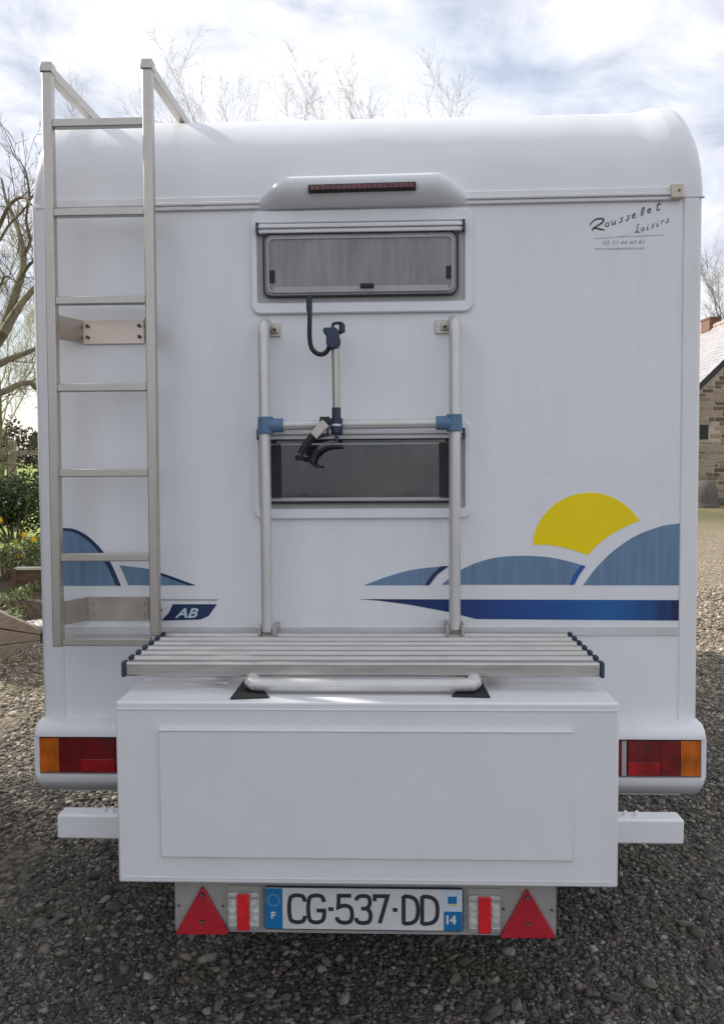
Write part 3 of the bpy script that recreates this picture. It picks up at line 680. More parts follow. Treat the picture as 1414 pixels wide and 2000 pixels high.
# rear box -----------------------------------------------------------
yx = -0.585
x0, x1, z0, z1 = UR(229, 1372, 1208, 1729, yx)
yback = -0.085
box = MB().box(x0, x1, yx, yback, z0, z1).build('storage_box', M['paint'], van, bevel=.006, seg=3)
a0_, a1_, b0_, b1_ = UR(315, 1428, 1118, 1675, yx)
MB().box(a0_, a1_, yx - .009, yx - .0005, b0_, b1_).build('front_panel', M['paint'], box, bevel=.002)
MB().box(a0_ - .001, a1_ + .001, yx - .012, yx - .0007, b1_ + .0005, b1_ + .005).build('hinge_strip', M['paint'], box, bevel=.0015)
MB().box(x0 + .004, x1 - .004, yx - .0025, yx - .0004, z1 - .022, z1 - .018).build('top_seam', M['paint'], box, bevel=.001)
MB().box(x0 + .01, x1 - .02, yx - .0018, yx - .0004, z0 + .014, z0 + .016).build('bottom_seam', M['paint'], box)
# black wedge brackets on the box top
for pts in ([(450, 1364), (478, 1327), (500, 1332), (526, 1361)], [(882, 1359), (905, 1333), (938, 1327), (957, 1361)]):
    def onT(px, py, z):
        o = VI @ Vector((0, 0, EYE)); d = VI.to_3x3() @ ray(px, py); return o + d * ((z - o.z) / d.z)
    q = [onT(a, b, z1 + .004) for a, b in pts]
    MB().hexa([(p.x, p.y, z1 + .0005) for p in q], [(p.x, p.y, z1 + .005) for p in q]).build('clamp_plate', M['black'], rack)
    cx_ = sum(p.x for p in q) / 4; cy_ = sum(p.y for p in q) / 4
    MB().box(cx_ - .012, cx_ + .012, cy_ + .0, cy_ + .05, z1 + .005, z1 + .03).build('clamp_block', M['black'], rack, bevel=.003)
# carrier beam
yb2 = -0.40
x0b, x1b, z0b, z1b = UR(112, 1597, 1336, 1644, yb2)
bm_ = MB().box(x0b, x1b, yb2, yb2 + .06, z0b, z1b).build('carrier_beam', M['paint'], van, bevel=.006, seg=3)
for px_ in (204, 220, 1221, 1243):
    c = U(px_, 1590, yb2 + .03)
    MB().tube([(c.x, yb2 + .03, z1b - .001), (c.x, yb2 + .03, z1b + .008)], .009, 6).tube([(c.x, yb2 + .03, z1b + .008), (c.x, yb2 + .03, z1b + .013)], .005, 8).build('bolt', M['paint'], bm_)
for x in (-.42, .42):
    MB().box(x - .03, x + .03, yb2 + .06, .6, z0b + .004, z1b - .004).build('chassis_arm', M['paint'], van)

# light board, number plate ------------------------------------------
yq = -0.525
x0, x1, _, z1q = UR(342, 1733, 1086, 1733, yq)
zbt = (U(460, 1820, yq).z + U(1086, 1828, yq).z) / 2
board = MB().box(x0, x1, yq, yq + .004, zbt, z1q + .05).box(x0, x1, yq + .004, yq + .02, zbt, zbt + .003).build('light_board', M['alu_board'], van)
def tri(a, b, c):
    P3 = [U(*a, yq), U(*b, yq), U(*c, yq)]
    cx_ = sum(p.x for p in P3) / 3; cz_ = sum(p.z for p in P3) / 3
    pts = []
    for i, p in enumerate(P3):
        for j in (P3[i - 1], P3[(i + 1) % 3]):
            d = (j - p).normalized(); pts.append((p.x + d.x * .006, p.z + d.z * .006))
    o = MB().prism(pts, yq - .012, yq - .0005).build('warning_triangle', M['red'], van, bevel=.002)
    ins = [(cx_ + (x - cx_) * .72, cz_ + (z - cz_) * .72) for x, z in pts]
    MB().prism(ins, yq - .0128, yq - .0122).build('reflector', M['red'], o)
    for (px_, py_) in (((a[0] + 0), a[1] + 16), (a[0] + 1, a[1] + 68)):
        p = U(px_, py_, yq)
        MB().tube([(p.x, yq - .0138, p.z), (p.x, yq - .0129, p.z)], .0062, 14).build('washer', M['black'], o)
        MB().tube([(p.x, yq - .0165, p.z), (p.x, yq - .0138, p.z)], .0038, 10).build('screw', M['steel'], o)
tri((397, 1727), (344, 1821), (450, 1821)); tri((1028, 1732), (974, 1828), (1085, 1828))
for (a, b, r0_, r1_, ya_, yb_) in ((448, 508, 466, 490, 1738, 1809), (914, 975, 932, 957, 1744, 1815)):
    u0, u1, v0, v1 = UR(a, ya_, b, yb_, yq)
    lp = MB().prism(rrect(u0, u1, v0, v1, .006, 3), yq - .018, yq - .0005).build('marker_lamp', M['lamp_clear'], van, bevel=.002)
    c0, c1, _, _ = UR(r0_, ya_, r1_, yb_, yq)
    MB().box(c0, c1, yq - .024, yq - .0185, v0 + .0, v1 + .001).build('red_lens', M['red_lamp'], lp, bevel=.003)
    for k in range(5):
        for (s0_, s1_) in ((u0 + .003, c0 - .003), (c1 + .003, u1 - .003)):
            zc = v0 + (v1 - v0) * (k + .5) / 5
            mm = 'silver' if k in (0, 4) else 'lamp_clear'
            MB().box(s0_, s1_, yq - .0215, yq - .0182, zc - .0055, zc + .0055).build('rib', M[mm], lp, bevel=.0015)
    MB().box(u0 - .004, u1 + .006, yq - .004, yq - .0004, v0 - .001, v1 + .014).build('lamp_base', M['alu_board'], lp)
for px_, py_ in ((436, 1769), (350, 1768), (983, 1775), (1077, 1777)):
    p = U(px_, py_, yq); MB().tube([(p.x, yq - .003, p.z), (p.x, yq - .0002, p.z)], .0035, 8).build('rivet', M['rust'], board)
# plate
u0, u1, v0, v1 = UR(519, 1733, 902, 1812, yq)
v1 += .001; hh = v1 - v0; wd = u1 - u0
plate = MB().prism(rrect(u0 - .003, u1 + .003, v0 - .003, v1 + .002, .008, 3), yq - .008, yq - .001).build('number_plate', M['navy_plastic'], van)
MB().box(u0, u1, yq - .010, yq - .0082, v0, v1).build('plate_face', M['pl_white'], plate, bevel=.0008)
bx1 = U(553, 1770, yq).x; bx2 = U(866, 1770, yq).x
MB().box(u0 + .0008, bx1, yq - .0110, yq - .0102, v0 + .001, v1 - .001).build('country_band', M['pl_blue'], plate)
MB().box(bx2, u1 - .001, yq - .0110, yq - .0102, v0 + .001, v0 + hh * .47).build('department_band', M['pl_blue'], plate)
MB().box(bx2, u1 - .005, yq - .0110, yq - .0102, v0 + hh * .475, v1 - .001).build('region_badge', M['pl_pale'], plate)
rg = MB(); bc = ((bx2 + u1) / 2 - .002, v0 + hh * .72)
rg.box(bc[0] - .012, bc[0] + .012, yq - .0116, yq - .0112, bc[1] - .006, bc[1] + .014)
rg.box(bc[0] - .009, bc[0] + .012, yq - .0116, yq - .0112, bc[1] - .013, bc[1] - .0065, 1)
rg.build('region_emblem', [M['pl_blue'], mat('badge_yellow', (0.6, 0.55, 0.2), .4)], plate)
# stars ring
sm = MB(); ccx, ccz = (u0 + bx1) / 2, v0 + hh * .70
for k in range(12):
    a = 2 * PI * k / 12; sx_, sz_ = ccx + .0155 * math.cos(a), ccz + .0155 * math.sin(a)
    pts = [(sx_ + (.0028 if j % 2 == 0 else .0012) * math.sin(PI * j / 5), sz_ + (.0028 if j % 2 == 0 else .0012) * math.cos(PI * j / 5)) for j in range(10)]
    sm.prism(pts, yq - .0116, yq - .0112)
sm.build('star_ring', mat('star_pale', (0.35, 0.5, 0.5), .4), plate)
textobj('F', 0.026, 529, 1794, M['pl_white'], plate, yq - .0115, bold=.0008, sx=1.1)
textobj('14', 0.031, 868, 1804, M['pl_white'], plate, yq - .0115, bold=.0016, sx=1.0)
GL = {'C': [[(.98, .36), (.95, .16), (.78, 0), (.25, 0), (0, .2), (0, 1.3), (.25, 1.5), (.78, 1.5), (.95, 1.34), (.98, 1.14)]],
      'G': [[(.98, 1.14), (.95, 1.34), (.78, 1.5), (.25, 1.5), (0, 1.3), (0, .2), (.25, 0), (.72, 0), (1, .2), (1, .66), (.52, .66)]],
      '5': [[(.95, 1.5), (.12, 1.5), (.08, .85), (.35, .95), (.7, .95), (1, .78), (1, .2), (.78, 0), (.25, 0), (0, .16), (0, .3)]],
      '3': [[(.0, 1.25), (.05, 1.38), (.25, 1.5), (.75, 1.5), (.95, 1.38), (.95, .98), (.72, .80), (.35, .80)], [(.72, .80), (1, .64), (1, .16), (.75, 0), (.22, 0), (0, .14), (0, .28)]],
      '7': [[(0, 1.22), (0, 1.5), (1, 1.5), (.38, 0)]],
      'D': [[(0, 0), (0, 1.5), (.6, 1.5), (.92, 1.28), (1, 1.0), (1, .5), (.92, .22), (.6, 0), (0, 0)]],
      '-': [[(.0, .75), (.42, .75)]]}
gx = [('C', 566, 597), ('G', 603, 634), ('-', 642, 652), ('5', 659, 688), ('3', 696, 724), ('7', 732, 757), ('-', 767, 776), ('D', 788, 816), ('D', 824, 854)]
def chaikin(p, keep=()):
    for _ in range(2):
        o = [p[0]]; kk = []
        for i in range(1, len(p) - 1):
            if p[i] in keep: o.append(p[i]); continue
            a_, b_, c_ = p[i - 1], p[i], p[i + 1]
            o += [(b_[0] * .72 + a_[0] * .28, b_[1] * .72 + a_[1] * .28), (b_[0] * .72 + c_[0] * .28, b_[1] * .72 + c_[1] * .28)]
        o.append(p[-1]); p = o
    return p
GL['D'] = [[(0, -.03), (0, 1.53)], [(0, 1.5), (.5, 1.5), (.88, 1.32), (1, .95), (1, .55), (.88, .18), (.5, 0), (0, 0)]]
for g, a, b in gx:
    xa, xb = U(a, 1770, yq).x, U(b, 1770, yq).x
    zt_, zbm = v0 + hh * .83, v0 + hh * .17
    mb = MB(); k = 0
    for st_ in GL[g]:
        if g in 'CG35D': st_ = chaikin(st_, ((.95, 1.5), (.12, 1.5), (.08, .85), (1, .66), (.12, 1.5)))
        p_ = [(xa + x * (xb - xa) if g != '-' else xa + x / .42 * (xb - xa), zbm + z / 1.5 * (zt_ - zbm)) for x, z in st_]
        ribbon(mb, p_, .0106 if g != '-' else .0105, yq - .0112 - k * .0001, .0009); k += 1
    mb.build('character', M['ink'], plate)

# ================================================================== GROUND
def ground_mat():
    m = bpy.data.materials.new('gravel_ground'); m.use_nodes = True; t = m.node_tree; b = t.nodes['Principled BSDF']; b.inputs['Roughness'].default_value = .9; b.inputs['Specular IOR Level'].default_value = .2
    n = lambda ty: t.nodes.new(ty); l = t.links.new
    g = n('ShaderNodeNewGeometry'); sp = n('ShaderNodeSeparateXYZ'); l(g.outputs['Position'], sp.inputs[0])
    def vor(s, rnd=1):
        v = n('ShaderNodeTexVoronoi'); v.inputs['Scale'].default_value = s; l(g.outputs['Position'], v.inputs['Vector']); return v
    v1_, v2_ = vor(45), vor(110)
    r1 = n('ShaderNodeValToRGB'); e = r1.color_ramp.elements; e[0].color = (.055, .050, .044, 1); e[1].color = (.18, .163, .14, 1); e[1].position = .9
    x = r1.color_ramp.elements.new(.5); x.color = (.09, .083, .073, 1)
    s1_ = n('ShaderNodeSeparateColor'); l(v1_.outputs['Color'], s1_.inputs[0]); l(s1_.outputs[0], r1.inputs[0])
    # foreground shade put into the colour: grey near, tan farther off, noise-broken
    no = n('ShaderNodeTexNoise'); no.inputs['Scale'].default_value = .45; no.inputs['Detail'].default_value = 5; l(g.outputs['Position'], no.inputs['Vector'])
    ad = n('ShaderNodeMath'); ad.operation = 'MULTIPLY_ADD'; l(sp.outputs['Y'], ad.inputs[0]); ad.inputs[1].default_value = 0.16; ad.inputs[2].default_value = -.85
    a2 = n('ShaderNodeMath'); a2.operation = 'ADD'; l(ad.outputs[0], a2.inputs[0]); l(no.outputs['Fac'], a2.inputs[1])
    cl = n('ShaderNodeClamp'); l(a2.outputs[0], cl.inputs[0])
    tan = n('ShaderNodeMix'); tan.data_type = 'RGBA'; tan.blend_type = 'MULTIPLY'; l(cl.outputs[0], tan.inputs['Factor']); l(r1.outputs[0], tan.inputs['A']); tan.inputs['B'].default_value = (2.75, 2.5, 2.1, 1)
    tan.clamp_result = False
    # grass/moss far away
    ng = n('ShaderNodeTexNoise'); ng.inputs['Scale'].default_value = 1.3; ng.inputs['Detail'].default_value = 8; l(g.outputs['Position'], ng.inputs['Vector'])
    mr = n('ShaderNodeMapRange'); mr.inputs[1].default_value = 15; mr.inputs[2].default_value = 21; l(sp.outputs['Y'], mr.inputs[0])
    mu = n('ShaderNodeMath'); mu.operation = 'MULTIPLY_ADD'; l(ng.outputs['Fac'], mu.inputs[0]); mu.inputs[1].default_value = .9; mu.inputs[2].default_value = -.45
    a3 = n('ShaderNodeMath'); a3.operation = 'ADD'; a3.use_clamp = True; l(mr.outputs[0], a3.inputs[0]); l(mu.outputs[0], a3.inputs[1])
    gm = n('ShaderNodeMix'); gm.data_type = 'RGBA'; l(a3.outputs[0], gm.inputs['Factor']); l(tan.outputs['Result'], gm.inputs['A'])
    rg_ = n('ShaderNodeValToRGB'); rg_.color_ramp.elements[0].color = (.20, .17, .09, 1); rg_.color_ramp.elements[1].color = (.30, .27, .14, 1); l(ng.outputs['Fac'], rg_.inputs[0])
    l(rg_.outputs[0], gm.inputs['B']); l(gm.outputs['Result'], b.inputs['Base Color'])
    iv = n('ShaderNodeMath'); iv.operation = 'SUBTRACT'; iv.inputs[0].default_value = 1; l(v1_.outputs['Distance'], iv.inputs[1])
    i2 = n('ShaderNodeMath'); i2.operation = 'MULTIPLY_ADD'; l(v2_.outputs['Distance'], i2.inputs[0]); i2.inputs[1].default_value = -.5; l(iv.outputs[0], i2.inputs[2])
    bp = n('ShaderNodeBump'); bp.inputs['Strength'].default_value = 1; bp.inputs['Distance'].default_value = .02; l(i2.outputs[0], bp.inputs['Height']); l(bp.outputs[0], b.inputs['Normal'])
    return m
GM = ground_mat()
def hgt(x, y):
    return 0.012 * math.sin(x * 1.7 + y * .9) + .008 * math.sin(x * 4.1 - y * 3.2 + 1)
mb = MB(); NX, NY = 120, 140
X = [-4 + 8.5 * i / NX for i in range(NX + 1)]; Y = [-1 + 12 * j / NY for j in range(NY + 1)]
def fade(x, y): return max(0, min(1, (x + 4) / .6, (4.5 - x) / .6, (y + 1) / .5, (11 - y) / .8))
xsA = [-600, -60, -12] + X + [12, 60, 600]; ysA = [-600, -60, -12] + Y + [30, 90, 900]
vs = [(x, y, (hgt(x, y) * fade(x, y) if -4 < x < 4.5 and -1 < y < 11 else 0) - .012) for y in ysA for x in xsA]
n_ = len(xsA)
mb.add(vs, [(j * n_ + i, j * n_ + i + 1, (j + 1) * n_ + i + 1, (j + 1) * n_ + i) for j in range(len(ysA) - 1) for i in range(n_ - 1)])
ground = mb.build('ground', GM, smooth=True); tag(ground, kind='structure')

def stone_mat(name='gravel_stone', base=None):
    m = bpy.data.materials.new(name); m.use_nodes = True; t = m.node_tree; b = t.nodes['Principled BSDF']; b.inputs['Roughness'].default_value = .82; b.inputs['Specular IOR Level'].default_value = .3
    n = lambda ty: t.nodes.new(ty); l = t.links.new
    if base is None:
        at_ = n('ShaderNodeAttribute'); at_.attribute_name = 'rnd'; fac = at_.outputs['Fac']
    else:
        oi = n('ShaderNodeObjectInfo'); fac = oi.outputs['Random']
    r = n('ShaderNodeValToRGB'); els = r.color_ramp.elements
    cols = [(0, (.055, .052, .049)), (.3, (.092, .086, .080)), (.55, (.135, .125, .112)), (.76, (.185, .166, .142)), (.90, (.28, .26, .23)), (.96, (.15, .105, .08)), (1, (.40, .37, .33))]
    els[0].color = cols[0][1] + (1,); els[1].color = cols[-1][1] + (1,)
    for p, c_ in cols[1:-1]: x = els.new(p); x.color = c_ + (1,)
    l(fac, r.inputs[0])
    g = n('ShaderNodeNewGeometry'); no = n('ShaderNodeTexNoise'); no.inputs['Scale'].default_value = 90; no.inputs['Detail'].default_value = 4; l(g.outputs['Position'], no.inputs['Vector'])
    mr = n('ShaderNodeMapRange'); mr.inputs[1].default_value = .3; mr.inputs[2].default_value = .7; mr.inputs[3].default_value = .72; mr.inputs[4].default_value = 1.2; l(no.outputs['Fac'], mr.inputs[0])
    vm = n('ShaderNodeVectorMath'); vm.operation = 'SCALE'; l(r.outputs[0], vm.inputs[0]); l(mr.outputs[0], vm.inputs['Scale'])
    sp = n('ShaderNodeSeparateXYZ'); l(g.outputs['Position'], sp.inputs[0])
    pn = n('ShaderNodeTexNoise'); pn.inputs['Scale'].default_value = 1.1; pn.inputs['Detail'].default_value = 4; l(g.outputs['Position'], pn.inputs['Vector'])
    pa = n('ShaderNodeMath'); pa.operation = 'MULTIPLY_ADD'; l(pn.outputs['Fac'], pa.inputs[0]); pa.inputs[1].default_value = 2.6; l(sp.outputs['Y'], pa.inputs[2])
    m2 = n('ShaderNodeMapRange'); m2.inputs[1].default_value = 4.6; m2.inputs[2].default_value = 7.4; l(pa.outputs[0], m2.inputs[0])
    mi = n('ShaderNodeMix'); mi.data_type = 'RGBA'; mi.blend_type = 'MULTIPLY'; l(m2.outputs[0], mi.inputs['Factor']); l(vm.outputs[0], mi.inputs['A']); mi.inputs['B'].default_value = (2.2, 2.05, 1.78, 1)  # near stones left darker: foreground shade painted into their colour
    mn = n('ShaderNodeTexNoise'); mn.inputs['Scale'].default_value = 2.3; mn.inputs['Detail'].default_value = 6; l(g.outputs['Position'], mn.inputs['Vector'])
    m3 = n('ShaderNodeMapRange'); m3.inputs[1].default_value = .54; m3.inputs[2].default_value = .70; m3.inputs[4].default_value = .55; l(mn.outputs['Fac'], m3.inputs[0])
    mo = n('ShaderNodeMix'); mo.data_type = 'RGBA'; l(m3.outputs[0], mo.inputs['Factor']); l(mi.outputs['Result'], mo.inputs['A']); mo.inputs['B'].default_value = (.105, .10, .05, 1)
    l(mo.outputs['Result'], b.inputs['Base Color'])
    bp = n('ShaderNodeBump'); bp.inputs['Strength'].default_value = .4; bp.inputs['Distance'].default_value = .004; l(no.outputs['Fac'], bp.inputs['Height']); l(bp.outputs[0], b.inputs['Normal'])
    return m
rng = np.random.default_rng(7)
phi = (1 + 5 ** .5) / 2
ICO = np.array([(-1, phi, 0), (1, phi, 0), (-1, -phi, 0), (1, -phi, 0), (0, -1, phi), (0, 1, phi), (0, -1, -phi), (0, 1, -phi), (phi, 0, -1), (phi, 0, 1), (-phi, 0, -1), (-phi, 0, 1)], float)
ICO /= np.linalg.norm(ICO[0])
ICF = np.array([(0, 11, 5), (0, 5, 1), (0, 1, 7), (0, 7, 10), (0, 10, 11), (1, 5, 9), (5, 11, 4), (11, 10, 2), (10, 7, 6), (7, 1, 8), (3, 9, 4), (3, 4, 2), (3, 2, 6), (3, 6, 8), (3, 8, 9), (4, 9, 5), (2, 4, 11), (6, 2, 10), (8, 6, 7), (9, 8, 1)])
def stones(name, regions):
    V = []; Rn = []
    for (n, x0, x1, y0, y1, med, sig) in regions:
        x = rng.uniform(x0, x1, n); y = rng.uniform(y0, y1, n); s = med * np.exp(rng.normal(0, sig, n)); s = np.clip(s, med * .4, med * 2.6)
        sc3 = s[:, None] * rng.uniform([.75, .55, .38], [1.5, 1.1, .75], (n, 3))
        v = ICO[None] * (1 + rng.uniform(-.34, .28, (n, 12, 1))); v = v * sc3[:, None, :]
        a = rng.uniform(0, 2 * PI, n); tl_ = rng.normal(0, .38, n)
        ct, st_ = np.cos(tl_)[:, None], np.sin(tl_)[:, None]
        vy = v[..., 1] * ct - v[..., 2] * st_; vz = v[..., 1] * st_ + v[..., 2] * ct; vx = v[..., 0]
        ca, sa = np.cos(a)[:, None], np.sin(a)[:, None]
        X_ = vx * ca - vy * sa; Y_ = vx * sa + vy * ca
        h = .012 * np.sin(x * 1.7 + y * .9) + .008 * np.sin(x * 4.1 - y * 3.2 + 1) - .012
        z = h + sc3[:, 2] * rng.uniform(-.05, .6, n)
        V.append(np.stack([X_ + x[:, None], Y_ + y[:, None], vz + z[:, None]], -1)); Rn.append(rng.uniform(0, 1, n))
    V = np.concatenate(V); Rn = np.concatenate(Rn); n = len(V)
    me = bpy.data.meshes.new(name); me.vertices.add(n * 12); me.vertices.foreach_set('co', V.reshape(-1).astype(np.float32))
    f = (ICF[None] + (np.arange(n) * 12)[:, None, None]).reshape(-1)
    me.loops.add(len(f)); me.loops.foreach_set('vertex_index', f.astype(np.int32)); me.polygons.add(n * 20)
    me.polygons.foreach_set('loop_start', np.arange(0, len(f), 3, dtype=np.int32)); me.update(calc_edges=True)
    at_ = me.attributes.new('rnd', 'FLOAT', 'POINT'); at_.data.foreach_set('value', np.repeat(Rn, 12).astype(np.float32))
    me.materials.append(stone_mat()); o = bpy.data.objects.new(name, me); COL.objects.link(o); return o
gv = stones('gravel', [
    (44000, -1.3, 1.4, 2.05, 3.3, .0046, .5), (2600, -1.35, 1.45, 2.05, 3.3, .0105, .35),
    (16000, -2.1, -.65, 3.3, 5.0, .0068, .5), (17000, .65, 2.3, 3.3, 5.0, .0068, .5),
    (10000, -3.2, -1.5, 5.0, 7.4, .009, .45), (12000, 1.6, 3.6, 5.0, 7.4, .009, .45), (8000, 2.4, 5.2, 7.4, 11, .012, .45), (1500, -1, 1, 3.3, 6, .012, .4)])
tag(gv, 'loose grey and tan gravel covering the drive around the motorhome', 'gravel', kind='stuff')
# larger single stones
protos = []
for k in range(8):
    bm = bmesh.new(); bmesh.ops.create_icosphere(bm, subdivisions=2, radius=1); rr = random.Random(k)
    offs = [(Vector((rr.uniform(-1, 1), rr.uniform(-1, 1), rr.uniform(-1, 1))).normalized(), rr.uniform(.5, .85)) for _ in range(9)]
    for v in bm.verts:
        p = v.co.copy()
        for d, h in offs:
            q = p.dot(d)
            if q > h: p -= d * (q - h) * .9
        v.co = Vector((p.x * 1.2, p.y * .9, p.z * .62))
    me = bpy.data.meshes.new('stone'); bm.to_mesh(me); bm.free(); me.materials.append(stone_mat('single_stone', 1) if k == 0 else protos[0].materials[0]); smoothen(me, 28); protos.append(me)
rr = random.Random(5)
for k in range(280):
    if k < 215: x, y = rr.uniform(-1.2, 1.3), rr.uniform(2.1, 3.4)
    else:
        s = rr.choice((-1, 1)); y = rr.uniform(3.4, 5.2); x = s * rr.uniform(.85, 2.3)
    o = bpy.data.objects.new('stone', rr.choice(protos)); COL.objects.link(o); o.parent = ground
    s = rr.choice([.012, .014, .016, .018, .02, .025]) * rr.uniform(.8, 1.2)
    o.location = (x, y, hgt(x, y) - .012 + s * .35); o.rotation_euler = (rr.gauss(0, .3), rr.gauss(0, .3), rr.uniform(0, 6.28)); o.scale = (s, s, s * rr.uniform(.8, 1.1))
for (px_, py_, s) in ((965, 1985, .028), (1010, 1972, .025), (560, 1932, .016), (195, 1918, .018), (1200, 1950, .024), (120, 1795, .02), (205, 1765, .022)):
    r_ = ray(px_, py_); t = EYE / -r_.z; x, y = r_.x * t, r_.y * t
    o = bpy.data.objects.new('stone', protos[px_ % 8]); COL.objects.link(o); o.parent = ground; o.location = (x, y, hgt(x, y) - .005 + s * .3); o.scale = (s, s, s * .8); o.rotation_euler = (0, .1, px_)

# ================================================================== HOUSE
def noise_stone(name, cols, scale=3):
    m = mat(name, cols[0], .9, var=.2, vscale=scale, spec=.2, bump=.5, bscale=25)
    t = m.node_tree; oi = t.nodes.new('ShaderNodeObjectInfo'); r = t.nodes.new('ShaderNodeValToRGB')
    r.color_ramp.interpolation = 'CONSTANT'
    k = len(cols); r.color_ramp.elements[0].color = cols[0] + (1,); r.color_ramp.elements[1].position = (k - 1) / k; r.color_ramp.elements[1].color = cols[-1] + (1,)
    for i in range(1, k - 1): x = r.color_ramp.elements.new(i / k); x.color = cols[i] + (1,)
    t.links.new(oi.outputs['Random'], r.inputs[0]); b = t.nodes['Principled BSDF']
    src = b.inputs['Base Color'].links[0].from_socket
    mx_ = t.nodes.new('ShaderNodeMix'); mx_.data_type = 'RGBA'; mx_.inputs['Factor'].default_value = .75; t.links.new(src, mx_.inputs['A']); t.links.new(r.outputs[0], mx_.inputs['B']); t.links.new(mx_.outputs['Result'], b.inputs['Base Color'])
    return m
M['hstone'] = noise_stone('house_stone', [(.27, .21, .155), (.36, .29, .22), (.15, .115, .09), (.31, .25, .19), (.10, .078, .06), (.40, .33, .25)])
M['mortar'] = mat('lime_mortar', (.50, .43, .34), .95, var=.1, vscale=2)
M['slate'] = mat('pale_slate', (.36, .34, .36), .6, var=.2, vscale=5, dirt_or_shade=((.5, .42, .34), .4, 4, (1, 1, 1)))
M['brick'] = mat('chimney_brick', (.20, .11, .08), .9, var=.2, vscale=6)
M['ridge'] = mat('terracotta_ridge', (.48, .33, .27), .8, var=.2, vscale=4)
M['barge'] = mat('dark_bargeboard', (.03, .033, .04), .6)
HD = 27.0; hx0, hx1, rx = 10.6, 17.6, 14.1; zE = 3.25; zR = 6.75; hb = 41.0
house = empty('stone_house', (rx, HD, 0)); tag(house, 'rubble stone house with grey slate roof and brick chimney, right behind the motorhome', 'house')
def hb_(mb_, name, m, par=house, **k):
    o = mb_.build(name, m, None, **k)
    o.data.transform(Matrix.Translation((-rx, -HD, 0))); o.parent = par; return o
wall = MB(); wall.prism([(hx0, -.05), (hx1, -.05), (hx1, zE), (rx, zR), (hx0, zE)], HD, hb)
wallo = hb_(wall, 'wall', M['mortar'])
def zroof(x): return zE + (x - hx0) if x < rx else zE + (hx1 - x)
rs = random.Random(3); z = 0.02; cnt = 0; rest = MB()
while z < 6.6:
    h = rs.choice([.12, .15, .15, .17, .2]); x = 10.62 + rs.uniform(0, .2)
    while x < 17.4:
        wd_ = rs.choice([.18, .25, .32, .4, .5]) * rs.uniform(.85, 1.15)
        if z + h < zroof(x) - .08 and z + h < zroof(x + wd_) - .08 and not (11.3 < x + wd_ and x < 11.78 and 2.15 < z + h and z < 2.75):
            p = rs.uniform(.012, .035); j = .012
            c4 = [(x + j + rs.uniform(0, .02), z + j + rs.uniform(0, .015)), (x + wd_ - j - rs.uniform(0, .02), z + j + rs.uniform(0, .015)), (x + wd_ - j - rs.uniform(0, .02), z + h - j - rs.uniform(0, .01)), (x + j + rs.uniform(0, .02), z + h - j - rs.uniform(0, .01))]
            if 11.25 < x < 13.3 and cnt < 290:
                m_ = MB().prism(c4, HD - p, HD + .01); hb_(m_, 'stone', M['hstone'], wallo); cnt += 1
            else: rest.prism(c4, HD - p, HD + .01)
        x += wd_
    z += h
ro = hb_(rest, 'stone_facing', M['hstone']); ro['kind'] = 'stuff'
win = hb_(MB().box(11.42, 11.70, HD - .03, HD + .02, 2.2, 2.68), 'window', M['barge'])
hb_(MB().box(11.46, 11.66, HD - .04, HD - .031, 2.24, 2.64), 'pane', M['black'], win)
hb_(MB().box(11.36, 11.76, HD - .06, HD + .01, 2.69, 2.80), 'lintel', M['hstone'], win)
# roof: two slopes of slates (stepped courses)
roof = None
for s in (-1, 1):
    mb = MB(); n = 26
    xe = hx0 - .25 if s < 0 else hx1 + .25; ze = zE - .25
    for i in range(n):
        t0, t1 = i / n, (i + 1.15) / n
        xa, xb = xe + (rx - xe) * t0, xe + (rx - xe) * min(t1, 1); za, zb3 = ze + (zR - ze) * t0, ze + (zR - ze) * min(t1, 1)
        up = .10
        mb.hexa([(xa, HD - .12, za + .02), (xa, hb + .1, za + .02), (xa, hb + .1, za + up), (xa, HD - .12, za + up)],
                [(xb, HD - .12, zb3 + .02), (xb, hb + .1, zb3 + .02), (xb, hb + .1, zb3 + up - .035), (xb, HD - .12, zb3 + up - .035)])
    o = hb_(mb, 'roof_slope', M['slate'])
    b2 = MB().hexa([(xe, HD - .17, ze - .12), (xe, HD - .121, ze - .12), (xe, HD - .121, ze + .12), (xe, HD - .17, ze + .12)], [(rx, HD - .17, zR - .12), (rx, HD - .121, zR - .12), (rx, HD - .121, zR + .12), (rx, HD - .17, zR + .12)])
    hb_(b2, 'bargeboard', M['barge'])
for k in range(34):
    y0 = HD - .12 + k * .42
    hb_(MB().tube([(rx, y0, zR + .06), (rx, y0 + .40, zR + .075)], .11, 10), 'ridge_tile', M['ridge'], smooth=True)
ch = hb_(MB().box(rx - .22, rx + .22, 32.2, 33.0, zR - .1, 7.12).box(rx - .25, rx + .25, 32.15, 33.05, 7.12, 7.19), 'chimney', M['brick'])
